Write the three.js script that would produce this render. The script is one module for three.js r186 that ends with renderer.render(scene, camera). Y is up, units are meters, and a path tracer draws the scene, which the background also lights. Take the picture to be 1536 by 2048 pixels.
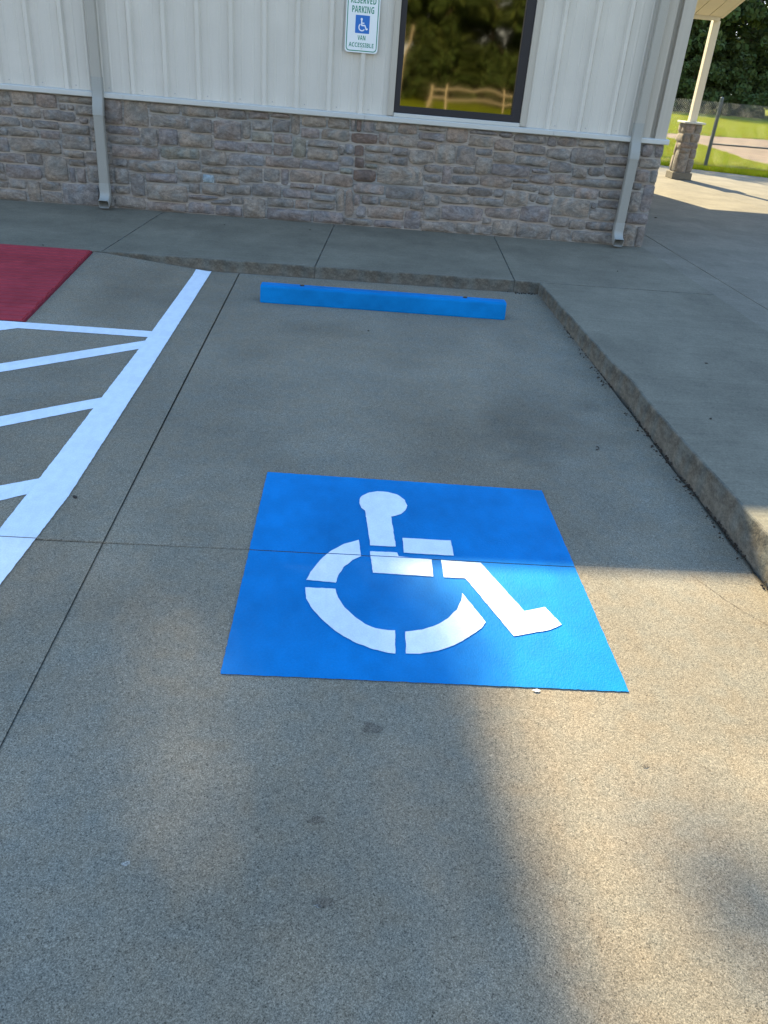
import * as THREE from 'three';
import { mergeGeometries } from 'three/addons/utils/BufferGeometryUtils.js';
import { RoundedBoxGeometry } from 'three/addons/geometries/RoundedBoxGeometry.js';

// ------------------------------------------------------------------ camera, sky, sun, exposure
const scene = new THREE.Scene();
const camera = new THREE.PerspectiveCamera(65.58, 768 / 1024, 0.05, 900);
camera.rotation.order = 'YXZ';
camera.rotation.set(-0.50948, -0.07862, 0.08842);
camera.position.set(0, 1.439, 8.55);

const SUN = new THREE.Vector3(-0.24, 0.62, -1);          // towards the sun: behind the building, a little left
const SKY_SCALE = 0.94;
{
  const W = 64, H = 256, d = new Float32Array(W * H * 4);
  for (let j = 0; j < H; j++) {
    const y = Math.sin(((j + 0.5) / H - 0.5) * Math.PI), t = Math.pow(Math.max(0, y), 0.4);
    const a = [0.90, 0.90, 0.86], b = [0.048, 0.185, 0.44];
    for (let i = 0; i < W; i++) for (let k = 0; k < 4; k++)
      d[(j * W + i) * 4 + k] = k === 3 ? 1 : SKY_SCALE * (a[k] + (b[k] - a[k]) * t);
  }
  const sky = new THREE.DataTexture(d, W, H, THREE.RGBAFormat, THREE.FloatType);
  sky.mapping = THREE.EquirectangularReflectionMapping; sky.magFilter = sky.minFilter = THREE.LinearFilter; sky.needsUpdate = true;
  scene.background = sky; scene.environment = sky;
}
const sun = new THREE.DirectionalLight(new THREE.Color().setRGB(1, 0.86, 0.56), 5);
sun.position.copy(SUN).multiplyScalar(60); sun.castShadow = true; sun.shadow.radius = 1;
Object.assign(sun.shadow.camera, { left: -70, right: 70, top: 70, bottom: -70, near: 1, far: 260 });
sun.shadow.mapSize.set(4096, 4096);
scene.add(sun, sun.target);
const renderer = new THREE.WebGLRenderer({ antialias: true });
renderer.toneMapping = THREE.LinearToneMapping;
renderer.toneMappingExposure = 3.5;
renderer.shadowMap.enabled = true; renderer.shadowMap.type = THREE.PCFSoftShadowMap;

// ------------------------------------------------------------------ helpers
let seed = 20240611;
const rnd = () => { seed = (seed + 0x6D2B79F5) | 0; let t = Math.imul(seed ^ (seed >>> 15), 1 | seed); t = (t + Math.imul(t ^ (t >>> 7), 61 | t)) ^ t; return ((t ^ (t >>> 14)) >>> 0) / 4294967296; };
const rr = (a, b) => a + (b - a) * rnd();
const hash = (x, y, s = 0) => { let h = Math.imul(x | 0, 374761393) + Math.imul(y | 0, 668265263) + Math.imul(s | 0, 1274126177); h = Math.imul(h ^ (h >>> 13), 1274126177); return ((h ^ (h >>> 16)) >>> 0) / 4294967296; };
const sm = (t) => t * t * (3 - 2 * t), clamp = (v, a = 0, b = 1) => Math.min(b, Math.max(a, v));
const step = (a, b, v) => sm(clamp((v - a) / (b - a)));
function vn(x, y, s = 0, px = 0, py = 0) {                 // value noise, periodic when px, py are given
  const i = Math.floor(x), j = Math.floor(y), u = sm(x - i), v = sm(y - j);
  const w = (a, p) => (p ? ((a % p) + p) % p : a);
  const a = hash(w(i, px), w(j, py), s), b = hash(w(i + 1, px), w(j, py), s), c = hash(w(i, px), w(j + 1, py), s), d = hash(w(i + 1, px), w(j + 1, py), s);
  return a + (b - a) * u + (c - a) * v + (a - b - c + d) * u * v;
}
const fbm = (x, y, s = 0, n = 4) => { let t = 0, a = 0.5, f = 1; for (let i = 0; i < n; i++) { t += a * vn(x * f, y * f, s + i * 7); a *= 0.5; f *= 2.03; } return t / (1 - Math.pow(0.5, n)); };
const rgb = (r, g, b) => new THREE.Color().setRGB(r, g, b);
const taken = new Map();
function numbered(n) { const k = taken.get(n) || 0; taken.set(n, k + 1); return k ? `${n}_${String(k).padStart(3, '0')}` : n; }
function tag(o, label, category, group, kind) { o.userData.label = label; o.userData.category = category; if (group) o.userData.group = group; if (kind) o.userData.kind = kind; return o; }
function mesh(name, geo, m, parent) {
  const o = new THREE.Mesh(geo, m); o.name = parent ? name : numbered(name); o.castShadow = o.receiveShadow = true; (parent || scene).add(o); return o;
}
function thing(name, label, category, pos = [0, 0, 0], group, kind) {
  const o = new THREE.Group(); o.name = numbered(name); o.position.set(...pos); scene.add(o); return tag(o, label, category, group, kind);
}
function box(x0, x1, y0, y1, z0, z1, r = 0) {
  const w = x1 - x0, h = y1 - y0, d = z1 - z0;
  const g = r ? new RoundedBoxGeometry(w, h, d, 2, Math.min(r, w / 2.1, h / 2.1, d / 2.1)) : new THREE.BoxGeometry(w, h, d);
  g.translate((x0 + x1) / 2, (y0 + y1) / 2, (z0 + z1) / 2); return g;
}
const merge = (l) => mergeGeometries(l.map((g) => { const q = g.index ? g.toNonIndexed() : g; for (const k of Object.keys(q.attributes)) if (!['position', 'normal', 'uv'].includes(k)) q.deleteAttribute(k); return q; }));
function rod(a, b, r0, r1 = r0, n = 6) {
  const A = new THREE.Vector3(...a), B = new THREE.Vector3(...b), d = B.clone().sub(A), L = d.length();
  const g = new THREE.CylinderGeometry(r1, r0, L, n, 1); g.translate(0, L / 2, 0);
  g.applyQuaternion(new THREE.Quaternion().setFromUnitVectors(new THREE.Vector3(0, 1, 0), d.normalize())); g.translate(...a); return g;
}
function geo(pos, idx, uv, col) {
  const g = new THREE.BufferGeometry(); g.setAttribute('position', new THREE.Float32BufferAttribute(pos, 3));
  if (uv) g.setAttribute('uv', new THREE.Float32BufferAttribute(uv, 2)); if (col) g.setAttribute('color', new THREE.Float32BufferAttribute(col, 3));
  if (idx) g.setIndex(idx); g.computeVertexNormals(); return g;
}

// ------------------------------------------------------------------ textures (what surfaces are made of)
function tex(w, h, fn, srgb, tile) {                        // fn(i, j, out) writes r, g, b in 0..1
  const d = new Uint8Array(w * h * 4), o = [0, 0, 0];
  for (let j = 0; j < h; j++) for (let i = 0; i < w; i++) { fn(i, j, o); const k = (j * w + i) * 4; d[k] = clamp(o[0]) * 255; d[k + 1] = clamp(o[1]) * 255; d[k + 2] = clamp(o[2]) * 255; d[k + 3] = 255; }
  const t = new THREE.DataTexture(d, w, h); t.wrapS = t.wrapT = THREE.RepeatWrapping; t.magFilter = THREE.LinearFilter; t.minFilter = THREE.LinearMipmapLinearFilter; t.generateMipmaps = true;
  if (srgb) t.colorSpace = THREE.SRGBColorSpace; if (tile) t.repeat.set(1 / tile, 1 / tile); t.needsUpdate = true; return t;
}
function grain(N, spec) {                                   // a periodic field of fine grain, dark pits and pale aggregate
  const f = new Float32Array(N * N), g = new Float32Array(N * N);
  for (let i = 0; i < N * N; i++) f[i] = rnd() - 0.5;
  for (let j = 0; j < N; j++) for (let i = 0; i < N; i++) {
    let s = 0; for (let a = -1; a <= 1; a++) for (let b = -1; b <= 1; b++) s += f[((j + a + N) % N) * N + (i + b + N) % N];
    g[j * N + i] = f[j * N + i] * spec.fine + (s / 3) * spec.mid + (vn(i / 7, j / 7, 3, Math.round(N / 7), Math.round(N / 7)) - 0.5) * spec.soft;
  }
  const dots = (n, r0, r1, amp) => { for (let k = 0; k < n; k++) { const cx = rnd() * N, cy = rnd() * N, r = rr(r0, r1), e = rr(0.6, 1.5), A = amp * rr(0.4, 1), R = Math.ceil(r * 1.6); for (let y = -R; y <= R; y++) for (let x = -R; x <= R; x++) { const q = (x * x * e + y * y / e) / (r * r); if (q < 1) { const p = ((Math.floor(cy) + y + N) % N) * N + (Math.floor(cx) + x + N) % N; g[p] += A * (1 - q * 0.6); } } } };
  for (const a of spec.dots) dots(...a);
  return g;
}
const LOT_TILE = 2.05;
const lotGrain = grain(2048, { fine: 0.34, mid: 0.20, soft: 0.07, dots: [[22000, 0.9, 1.9, -0.34], [9000, 1.0, 2.4, 0.24], [1800, 1.2, 2.6, 0.42], [500, 3, 5.5, 0.16]] });
const lotMap = tex(2048, 2048, (i, j, o) => {
  const v = lotGrain[j * 2048 + i], c = (vn(i / 256, j / 256, 11, 8, 8) - 0.5) * 0.05, h = (vn(i / 40, j / 40, 21, 51, 51) - 0.5) * 0.03;
  const b = 0.80 + v * 0.86 + c; o[0] = b + h; o[1] = b; o[2] = b - h;
}, true, LOT_TILE);
const lotBump = tex(1024, 1024, (i, j, o) => { let s = 0; for (let a = 0; a < 2; a++) for (let b = 0; b < 2; b++) s += lotGrain[(j * 2 + a) * 2048 + i * 2 + b]; o[0] = o[1] = o[2] = 0.5 + s * 0.2; }, false, LOT_TILE);
const walkGrain = grain(1024, { fine: 0.16, mid: 0.16, soft: 0.10, dots: [[2600, 0.7, 1.6, -0.26], [500, 1, 2, 0.14]] });
const walkMap = tex(1024, 1024, (i, j, o) => {
  const broom = (vn(i / 90, j / 1.6, 5, 11, 640) - 0.5) * 0.07, c = (vn(i / 128, j / 128, 9, 8, 8) - 0.5) * 0.10 + (vn(i / 32, j / 40, 19, 32, 26) - 0.5) * 0.06;
  const b = 0.83 + walkGrain[j * 1024 + i] * 0.42 + broom + c; o[0] = b; o[1] = b; o[2] = b * 0.985;
}, true, 2.9);
const walkBump = tex(1024, 1024, (i, j, o) => { o[0] = o[1] = o[2] = 0.5 + walkGrain[j * 1024 + i] * 0.5 + (vn(i / 90, j / 1.6, 5, 11, 640) - 0.5) * 0.5; }, false, 2.9);
const paintBump = tex(1024, 1024, (i, j, o) => { const l = lotGrain[(j % 1024) * 2048 + (i % 1024)]; o[0] = o[1] = o[2] = 0.5 + l * 0.5 + (vn(i / 2.2, j / 4, 31, 465, 256) - 0.5) * 0.6 + (vn(i / 6, j / 9, 33, 171, 114) - 0.5) * 0.3; }, false, 1.15);
const paintMap = tex(512, 512, (i, j, o) => { const b = 0.93 + (vn(i / 90, j / 60, 41, 6, 8) - 0.5) * 0.09 + (vn(i / 24, j / 30, 44, 21, 17) - 0.5) * 0.07 + (vn(i / 9, j / 13, 43, 57, 39) - 0.5) * 0.055 + (hash(i, j, 4) - 0.5) * 0.05; o[0] = o[1] = o[2] = b; }, true, 1.9);
const whiteMap = tex(256, 256, (i, j, o) => { const b = 0.95 + (vn(i / 40, j / 30, 45, 6, 9) - 0.5) * 0.035 + (vn(i / 7, j / 11, 46, 37, 23) - 0.5) * 0.04 + (hash(i, j, 6) - 0.5) * 0.05; o[0] = o[1] = o[2] = b; }, true, 0.8);
const stoneMap = tex(512, 512, (i, j, o) => {
  const c = (vn(i / 60, j / 40, 51, 9, 13) - 0.5) * 0.16 + (vn(i / 18, j / 12, 52, 28, 43) - 0.5) * 0.15 + (vn(i / 4, j / 4, 53, 128, 128) - 0.5) * 0.14 + (hash(i, j, 5) - 0.5) * 0.10, h = (vn(i / 45, j / 60, 54, 11, 9) - 0.5) * 0.06;
  o[0] = 0.78 + c + h; o[1] = 0.78 + c; o[2] = 0.78 + c - h * 0.8;
}, true, 0.62);
const stoneBump = tex(512, 512, (i, j, o) => { o[0] = o[1] = o[2] = 0.5 + (vn(i / 30, j / 18, 61, 17, 28) - 0.5) * 0.7 + (vn(i / 9, j / 7, 62, 57, 73) - 0.5) * 0.4 + (vn(i / 3, j / 3, 63, 171, 171) - 0.5) * 0.25; }, false, 0.62);
const metalMap = tex(256, 512, (i, j, o) => { const b = 0.94 + (vn(i / 3, j / 120, 71, 85, 4) - 0.5) * 0.010 + (vn(i / 40, j / 60, 72, 6, 8) - 0.5) * 0.03 + (hash(i, j, 7) - 0.5) * 0.02; o[0] = b; o[1] = b; o[2] = b * 0.995; }, true, 1.3);
const lawnMap = tex(1024, 1024, (i, j, o) => { const c = (vn(i / 128, j / 128, 81, 8, 8) - 0.5) * 0.22 + (vn(i / 20, j / 20, 82, 51, 51) - 0.5) * 0.25 + (vn(i / 3, j / 3, 83, 341, 341) - 0.5) * 0.35, y = (vn(i / 60, j / 60, 84, 17, 17) - 0.5) * 0.12; o[0] = 0.72 + c + y; o[1] = 0.74 + c; o[2] = 0.7 + c - y; }, true, 7);
const gravelMap = tex(512, 512, (i, j, o) => { const b = 0.75 + (vn(i / 2.5, j / 2.5, 91, 205, 205) - 0.5) * 0.4 + (vn(i / 40, j / 40, 92, 13, 13) - 0.5) * 0.2; o[0] = b; o[1] = b * 0.98; o[2] = b * 0.96; }, true, 2);
const waveBump = tex(128, 128, (i, j, o) => { o[0] = o[1] = o[2] = 0.5 + (vn(i / 24, j / 40, 95, 5, 3) - 0.5) + (vn(i / 9, j / 16, 96, 14, 8) - 0.5) * 0.12; }, false, 1.1);

// ------------------------------------------------------------------ materials
const std = (c, rough, o = {}) => new THREE.MeshPhysicalMaterial({ color: c, roughness: rough, specularIntensity: 0.45, ...o });
const M = {
  lot: std(rgb(0.412, 0.344, 0.243), 0.93, { map: lotMap, bumpMap: lotBump, bumpScale: 0.0018, vertexColors: true }),
  walk: std(rgb(0.255, 0.225, 0.165), 0.9, { map: walkMap, bumpMap: walkBump, bumpScale: 0.0012 }),
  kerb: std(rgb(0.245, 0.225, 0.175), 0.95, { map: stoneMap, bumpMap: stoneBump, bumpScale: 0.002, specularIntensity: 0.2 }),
  apron: std(rgb(0.285, 0.25, 0.19), 0.88, { map: walkMap, bumpMap: walkBump, bumpScale: 0.001 }),
  soil: std(rgb(0.045, 0.04, 0.033), 1),
  blue: std(rgb(0.0, 0.205, 0.52), 0.62, { map: paintMap, bumpMap: paintBump, bumpScale: 0.0009, specularIntensity: 0.2 }),
  white: std(rgb(0.79, 0.83, 0.86), 0.6, { map: whiteMap, bumpMap: paintBump, bumpScale: 0.0009, specularIntensity: 0.25 }),
  red: std(rgb(0.36, 0.046, 0.058), 0.8, { map: paintMap, bumpMap: paintBump, bumpScale: 0.001, specularIntensity: 0.2 }),
  siding: std(rgb(0.665, 0.625, 0.54), 0.5, { map: metalMap }),
  trim: std(rgb(0.60, 0.595, 0.54), 0.5, { map: metalMap }),
  tan: std(rgb(0.50, 0.455, 0.375), 0.5, { map: metalMap }),
  spout: std(rgb(0.34, 0.33, 0.285), 0.5, { map: metalMap }),
  spoutTop: std(rgb(0.42, 0.395, 0.335), 0.5, { map: metalMap }),
  spoutPale: std(rgb(0.37, 0.37, 0.33), 0.48, { map: metalMap }),
  bronze: std(rgb(0.028, 0.026, 0.028), 0.42),
  roof: std(rgb(0.30, 0.28, 0.25), 0.5),
  mortar: std(rgb(0.52, 0.475, 0.41), 0.95, { map: stoneMap, bumpMap: stoneBump, bumpScale: 0.003 }),
  glass: new THREE.MeshPhysicalMaterial({ color: rgb(0.205, 0.182, 0.13), metalness: 1, roughness: 0.036, bumpMap: waveBump, bumpScale: 0.0009 }),
  cream: std(rgb(0.80, 0.71, 0.54), 0.55, { map: metalMap }),
  galv: std(rgb(0.10, 0.115, 0.105), 0.5, { metalness: 0.2 }),
  wire: std(rgb(0.21, 0.22, 0.20), 0.5, { metalness: 0.3 }),
  lawn: std(rgb(0.34, 0.36, 0.02), 1, { map: lawnMap, specularIntensity: 0.1 }),
  gravel: std(rgb(0.42, 0.31, 0.225), 1, { map: gravelMap }),
  bark: std(rgb(0.11, 0.085, 0.065), 0.95),
  wood: std(rgb(0.52, 0.42, 0.31), 0.85),
  screw: std(rgb(0.35, 0.35, 0.33), 0.5),
  debris: std(rgb(0.05, 0.038, 0.028), 0.95),
};
const leafMat = (r, g, b) => new THREE.MeshPhysicalMaterial({ color: rgb(r, g, b), roughness: 0.95, specularIntensity: 0.25, transmission: 0.35, thickness: 0, side: THREE.DoubleSide, vertexColors: true });
const L = { broad: leafMat(0.075, 0.108, 0.032), pine: leafMat(0.05, 0.078, 0.052), grass: new THREE.MeshPhysicalMaterial({ color: rgb(0.34, 0.37, 0.02), roughness: 1, transmission: 0.3, thickness: 0, specularIntensity: 0.1, side: THREE.DoubleSide }) };

// ------------------------------------------------------------------ levels: sidewalk top is y = 0, the lot falls away from the building
const G = (z) => -0.09 - 0.0173 * (Math.min(z, 12) - 2.02);
function Hgt(x, z) {                                        // lot surface with the kerb ramp and its flared side
  const a = clamp((3.585 - z) / 1.555), b = clamp((-1.05 - x) / 0.87);
  return G(z) + 0.09 * Math.max(0, a + b - 1);
}
const jointX = (z) => -0.811 - 0.0042 * (z - 2.0), jointZ = (x) => 6.0275 + 0.0127 * (x + 1.19), kerbX = (z) => 1.618 + 0.0138 * (z - 2.0);

// ------------------------------------------------------------------ ground: lawn sheet, subgrade, lot slabs, sidewalk, walkway, apron
{
  const rows = [[-420, -0.05], [-60, -0.05], [-30, -0.05], [-12, -0.05], [-3, -0.05], [-1.5, -0.75], [19, -0.75], [19.6, -0.30], [34, -0.30], [60, -0.30], [420, -0.30]], cols = [-420, -60, -20, 0, 8, 14, 22, 60, 420];
  const p = [], uv = [], ix = [];
  rows.forEach(([z, y]) => cols.forEach((x) => { p.push(x, y, z); uv.push(x, z); }));
  for (let j = 0; j < rows.length - 1; j++) for (let i = 0; i < cols.length - 1; i++) { const a = j * cols.length + i, b = a + cols.length; ix.push(a, b, a + 1, a + 1, b, b + 1); }
  tag(mesh('lawn', geo(p, ix, uv), M.lawn), 'sunlit green lawn beyond the concrete, right of the building', 'lawn', null, 'structure');
  const q = [-14, -14, -6, -6, 1.75, 1.75], s = [];
  const zs = [1.9, 3.6, 6, 8, 12, 20], pp = [], qx = [];
  zs.forEach((z) => { for (const x of [-14, -1.9, -1, 1.9]) pp.push(x, Hgt(x, z) - 0.028, z); });
  for (let j = 0; j < zs.length - 1; j++) for (let i = 0; i < 3; i++) { const a = j * 4 + i, b = a + 4; qx.push(a, b, a + 1, a + 1, b, b + 1); }
  tag(mesh('subgrade', geo(pp, qx), M.soil), 'dark soil and filler seen down in the joints of the parking lot', 'ground', null, 'structure');
}
const stainsAndSun = [[1.12, 4.75, 0.42, 0.55, -0.17], [0.55, 4.9, 0.5, 0.35, -0.08], [1.3, 3.6, 0.3, 0.8, -0.09], [0.15, 3.9, 0.5, 0.7, 0.06], [0.16, 6.91, 0.045, 0.035, -0.35], [-0.35, 6.8, 0.3, 0.35, 0.05], [0.0, 7.22, 0.03, 0.02, -0.3], [-1.4, 2.7, 0.35, 0.4, -0.1], [-0.2, 3.4, 0.3, 0.3, -0.07], [-0.45, 5.2, 0.3, 0.5, -0.06], [0.65, 7.0, 0.25, 0.2, 0.05], [1.45, 5.5, 0.12, 0.5, 0.08]];  // slab stains; the pale patch under the crown gap is sunlight put into the colour
function lotTone(x, z) {
  let v = 1 + (fbm(x * 1.1 + 9, z * 1.1, 101) - 0.5) * 0.30 + (fbm(x * 5, z * 5 + 3, 111, 3) - 0.5) * 0.20 + (fbm(x * 2.2, z * 9, 121, 3) - 0.5) * 0.10;
  for (const [cx, cz, rx, rz, a] of stainsAndSun) { const d = Math.hypot((x - cx) / rx, (z - cz) / rz) + (fbm(x * 7, z * 7, 131, 3) - 0.5) * 1.1; v += a * step(1.15, 0.45, d); }
  const t = (fbm(x * 1.7 + 40, z * 1.7, 141, 3) - 0.5) * 0.10;
  return [v * (1 + t) * 0.84, v * 0.84, v * (1 - t) * 0.84];
}
const lot = new THREE.Group(); lot.name = 'parking_lot'; scene.add(lot); tag(lot, 'speckled concrete parking stall sloping down from the kerb', 'parking lot', null, 'structure');
const lin = (a, b, st) => { const n = Math.max(1, Math.round((b - a) / st)); return Array.from({ length: n + 1 }, (_, i) => a + (b - a) * i / n); };
function slab(xs, zs, { L = (z) => xs[0], R = (z) => xs[xs.length - 1], T = (x) => zs[0], B = (x) => zs[zs.length - 1], skip = () => false }) {
  const nx = xs.length, nz = zs.length, P = [], UV = [], C = [], I = [], live = (i, j) => i >= 0 && j >= 0 && i < nx - 1 && j < nz - 1 && !skip((xs[i] + xs[i + 1]) / 2, (zs[j] + zs[j + 1]) / 2);
  for (let j = 0; j < nz; j++) for (let i = 0; i < nx; i++) {
    let x = xs[i], z = zs[j]; if (i === 0) x = L(z); else if (i === nx - 1) x = R(z); if (j === 0) z = T(x); else if (j === nz - 1) z = B(x);
    const edge = !(live(i, j) && live(i - 1, j) && live(i, j - 1) && live(i - 1, j - 1));
    P.push(x, Hgt(x, z) - (edge ? 0.0035 : 0), z); UV.push(x, z); C.push(...lotTone(x, z));
  }
  const side = (a, b) => { const k = P.length / 3; for (const v of [a, b]) { P.push(P[v * 3], P[v * 3 + 1] - 0.05, P[v * 3 + 2]); UV.push(UV[v * 2] + 0.05, UV[v * 2 + 1]); C.push(C[v * 3], C[v * 3 + 1], C[v * 3 + 2]); } I.push(a, k, b, b, k, k + 1); };
  for (let j = 0; j < nz - 1; j++) for (let i = 0; i < nx - 1; i++) if (live(i, j)) {
    const a = j * nx + i, b = a + nx; I.push(a, b, a + 1, a + 1, b, b + 1);
    if (!live(i - 1, j)) side(a, b); if (!live(i + 1, j)) side(b + 1, a + 1); if (!live(i, j - 1)) side(a + 1, a); if (!live(i, j + 1)) side(b, b + 1);
  }
  return mesh('concrete_slab', geo(P, I, UV, C), M.lot, lot);
}
const rag = (z) => kerbX(z) - 0.004 - 0.022 * Math.pow(fbm(z * 9, 3, 151, 3), 2) - (vn(z * 3.1, 9, 153) > 0.72 ? 0.018 * vn(z * 20, 2, 155) : 0);
const edgeList = (a, mid, b) => [a, a + 0.008, ...mid.slice(1, -1), b - 0.008, b];
{
  const xa = edgeList(-6, [...lin(-6, -2.4, 0.3), ...lin(-2.4, -1.945, 0.09).slice(1), ...lin(-1.945, -0.815, 0.07).slice(1)], -0.815), za = edgeList(2.03, [...lin(2.03, 3.585, 0.07), ...lin(3.585, 6.03, 0.07).slice(1)], 6.03);
  slab(xa, za, { R: (z) => jointX(z) - 0.0046, B: (x) => jointZ(x) - 0.003, skip: (x, z) => x < -1.945 && z < 3.585 });
  const xb = edgeList(-0.815, lin(-0.815, 1.62, 0.06), 1.645);
  slab(xb, edgeList(2.03, lin(2.03, 6.03, 0.06), 6.03), { L: (z) => jointX(z) + 0.0046, R: rag, B: (x) => jointZ(x) - 0.003 });
  const zc = edgeList(6.03, [...lin(6.03, 8.2, 0.06), ...lin(8.2, 12, 0.5).slice(1)], 12);
  slab(xb, zc, { L: (z) => jointX(z) + 0.0046, R: rag, T: (x) => jointZ(x) + 0.003 });
  slab(edgeList(-6, [...lin(-6, -2, 0.4), ...lin(-2, -0.815, 0.07).slice(1)], -0.815), zc, { R: (z) => jointX(z) - 0.0046, T: (x) => jointZ(x) + 0.003 });
  for (const [x0, x1] of [[-14, -6.006], [-6, -0.86], [-0.854, 1.74]]) slab(lin(x0, x1, 0.6), lin(12.006, 20, 0.6), {});
  slab(lin(-14, -6.006, 0.6), lin(2.03, 12, 0.6), {});
}
// hairline cracks in the near slab: thin filled lines lying in the surface
function crack(pts, w) {
  const P = [], I = []; const n = 26, path = new THREE.CatmullRomCurve3(pts.map(([x, z]) => new THREE.Vector3(x, 0, z)));
  for (let i = 0; i <= n; i++) { const p = path.getPoint(i / n), j = (hash(i, 7, pts.length) - 0.5) * 0.009, ww = w * (0.4 + hash(i, 3, 9)); for (const s of [-1, 1]) P.push(p.x + s * ww + j, Hgt(p.x, p.z) + 0.0016, p.z + j * 0.6); if (i < n) { const a = i * 2; I.push(a, a + 2, a + 1, a + 1, a + 2, a + 3); } }
  mesh('crack', geo(P, I), M.crack || (M.crack = std(rgb(0.13, 0.10, 0.07), 1)), lot);
}
crack([[1.385, 6.07], [1.43, 6.16], [1.50, 6.29], [1.60, 6.42]], 0.0011); crack([[0.88, 6.885], [0.915, 6.90], [0.955, 6.925]], 0.0009); crack([[1.01, 6.98], [1.045, 7.0], [1.085, 7.035]], 0.0009);

// small stains and a chipped spot on the near slabs
for (const [cx, cz, r, k] of [[0.151, 6.908, 0.026, 0], [0.006, 7.222, 0.016, 0], [0.03, 7.438, 0.017, 0], [0.018, 7.446, 0.006, 1], [-0.42, 7.35, 0.008, 1], [0.342, 4.13, 0.006, 1], [0.62, 4.6, 0.01, 0], [-0.2, 6.05, 0.009, 0], [-0.55, 5.0, 0.008, 0], [0.9, 7.02, 0.008, 0]]) {
  const P = [cx, Hgt(cx, cz) + 0.0012, cz], U = [cx, cz], I = [], n = 14; for (let i = 0; i < n; i++) { const a = i / n * 6.283, q = r * (0.55 + 0.75 * hash(i, Math.round(cx * 1000), 31)), x = cx + Math.cos(a) * q * 1.25, z = cz + Math.sin(a) * q * 0.8; P.push(x, Hgt(x, z) + 0.0012, z); U.push(x, z); I.push(0, 1 + (i + 1) % n, 1 + i); }
  mesh('stain_spot', geo(P, I, U), k ? (M.spotPale || (M.spotPale = std(rgb(0.5, 0.46, 0.38), 0.95, { map: lotMap }))) : (M.spotDark || (M.spotDark = std(rgb(0.235, 0.19, 0.135), 0.95, { map: lotMap, bumpMap: lotBump, bumpScale: 0.002 }))), lot);
}

function flag(parent, name, pts, m, top = 0, depth = 0.32, b = 0.006) {   // a cast slab with eased edges
  const s = new THREE.Shape(pts.map(([x, z]) => new THREE.Vector2(x, -z)));
  const g = new THREE.ExtrudeGeometry(s, { depth: depth - 2 * b, bevelEnabled: true, bevelThickness: b, bevelSize: b, bevelOffset: -b, bevelSegments: 2, steps: 1 });
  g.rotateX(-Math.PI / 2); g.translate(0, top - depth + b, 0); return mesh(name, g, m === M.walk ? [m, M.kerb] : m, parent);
}
function ragged(a, b, n, amp, s) { const o = []; for (let i = 0; i <= n; i++) { const t = i / n; o.push([a[0] + (b[0] - a[0]) * t + (i && i < n ? (hash(i, s, 3) - 0.5) * amp : 0), a[1] + (b[1] - a[1]) * t + (i && i < n ? (hash(i, s, 4) - 0.5) * amp : 0)]); } return o; }
const walk = new THREE.Group(); walk.name = 'sidewalk'; scene.add(walk); tag(walk, 'smooth concrete sidewalk along the foot of the stone wall', 'sidewalk', null, 'structure');
{
  const cuts = [[-6, -6], [-1.803, -1.888], [-0.09, -0.213], [1.553, 1.414], [3.135, 3.105]], zk = 2.02, g = 0.0016;
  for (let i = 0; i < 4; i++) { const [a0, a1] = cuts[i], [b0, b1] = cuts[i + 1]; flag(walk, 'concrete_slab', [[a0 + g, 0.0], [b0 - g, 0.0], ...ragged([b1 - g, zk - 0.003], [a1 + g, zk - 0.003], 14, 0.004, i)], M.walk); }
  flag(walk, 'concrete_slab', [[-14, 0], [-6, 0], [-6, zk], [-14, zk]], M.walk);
}
const way = new THREE.Group(); way.name = 'walkway'; scene.add(way); tag(way, 'raised concrete walkway with a worn kerb edge, right of the stall', 'walkway', null, 'structure');
{
  const e = ragged([kerbX(12), 12], [kerbX(2.03), 2.022], 60, 0.006, 77); e[47][0] += 0.012; e[46][0] += 0.02; e[45][0] += 0.01;
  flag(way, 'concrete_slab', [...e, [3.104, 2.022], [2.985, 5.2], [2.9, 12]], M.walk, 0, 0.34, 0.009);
  flag(way, 'concrete_slab', [[3.14, -1.835], [3.435, -1.845], [3.372, 2.5], [3.29, 12], [2.89, 12], [2.975, 5.2], [3.094, 2.022], [3.125, 0.0]], M.apron, -0.0022, 0.3, 0.002);
}
const apron = new THREE.Group(); apron.name = 'concrete_apron'; scene.add(apron); tag(apron, 'wide concrete apron around the corner, lit by sun past the porch', 'apron', null, 'structure');
flag(apron, 'concrete_slab', [[3.44, -1.845], [13, -1.95], [13, 12], [3.295, 12], [3.377, 2.5]], M.apron, 0, 0.3, 0.004);
flag(apron, 'concrete_slab', [[3.1, -1.84], [6.28, -1.86], [6.28, -10.68], [3.1, -12.2]], M.apron, 0, 0.3, 0.004);
flag(apron, 'concrete_slab', [[6.286, -1.86], [13, -1.955], [13, -7.5], [6.286, -10.677]], M.apron, 0, 0.3, 0.004);
{
  const s = new THREE.Shape([[9, -25.5], [12.8, -26.7], [17.9, -28.4], [34, -33], [34, -6], [11.2, -6], [10.75, -13.2], [10.8, -14.9], [11.4, -18.65], [11.3, -22.4], [9, -23.2]].map(([x, z]) => new THREE.Vector2(x, -z)));
  const g = new THREE.ShapeGeometry(s); g.rotateX(-Math.PI / 2); g.translate(0, -0.038, 0);
  tag(mesh('gravel_path', g, M.gravel), 'pale pinkish gravel path crossing the lawn behind the chain link fence', 'path', null, 'structure');
}

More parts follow.
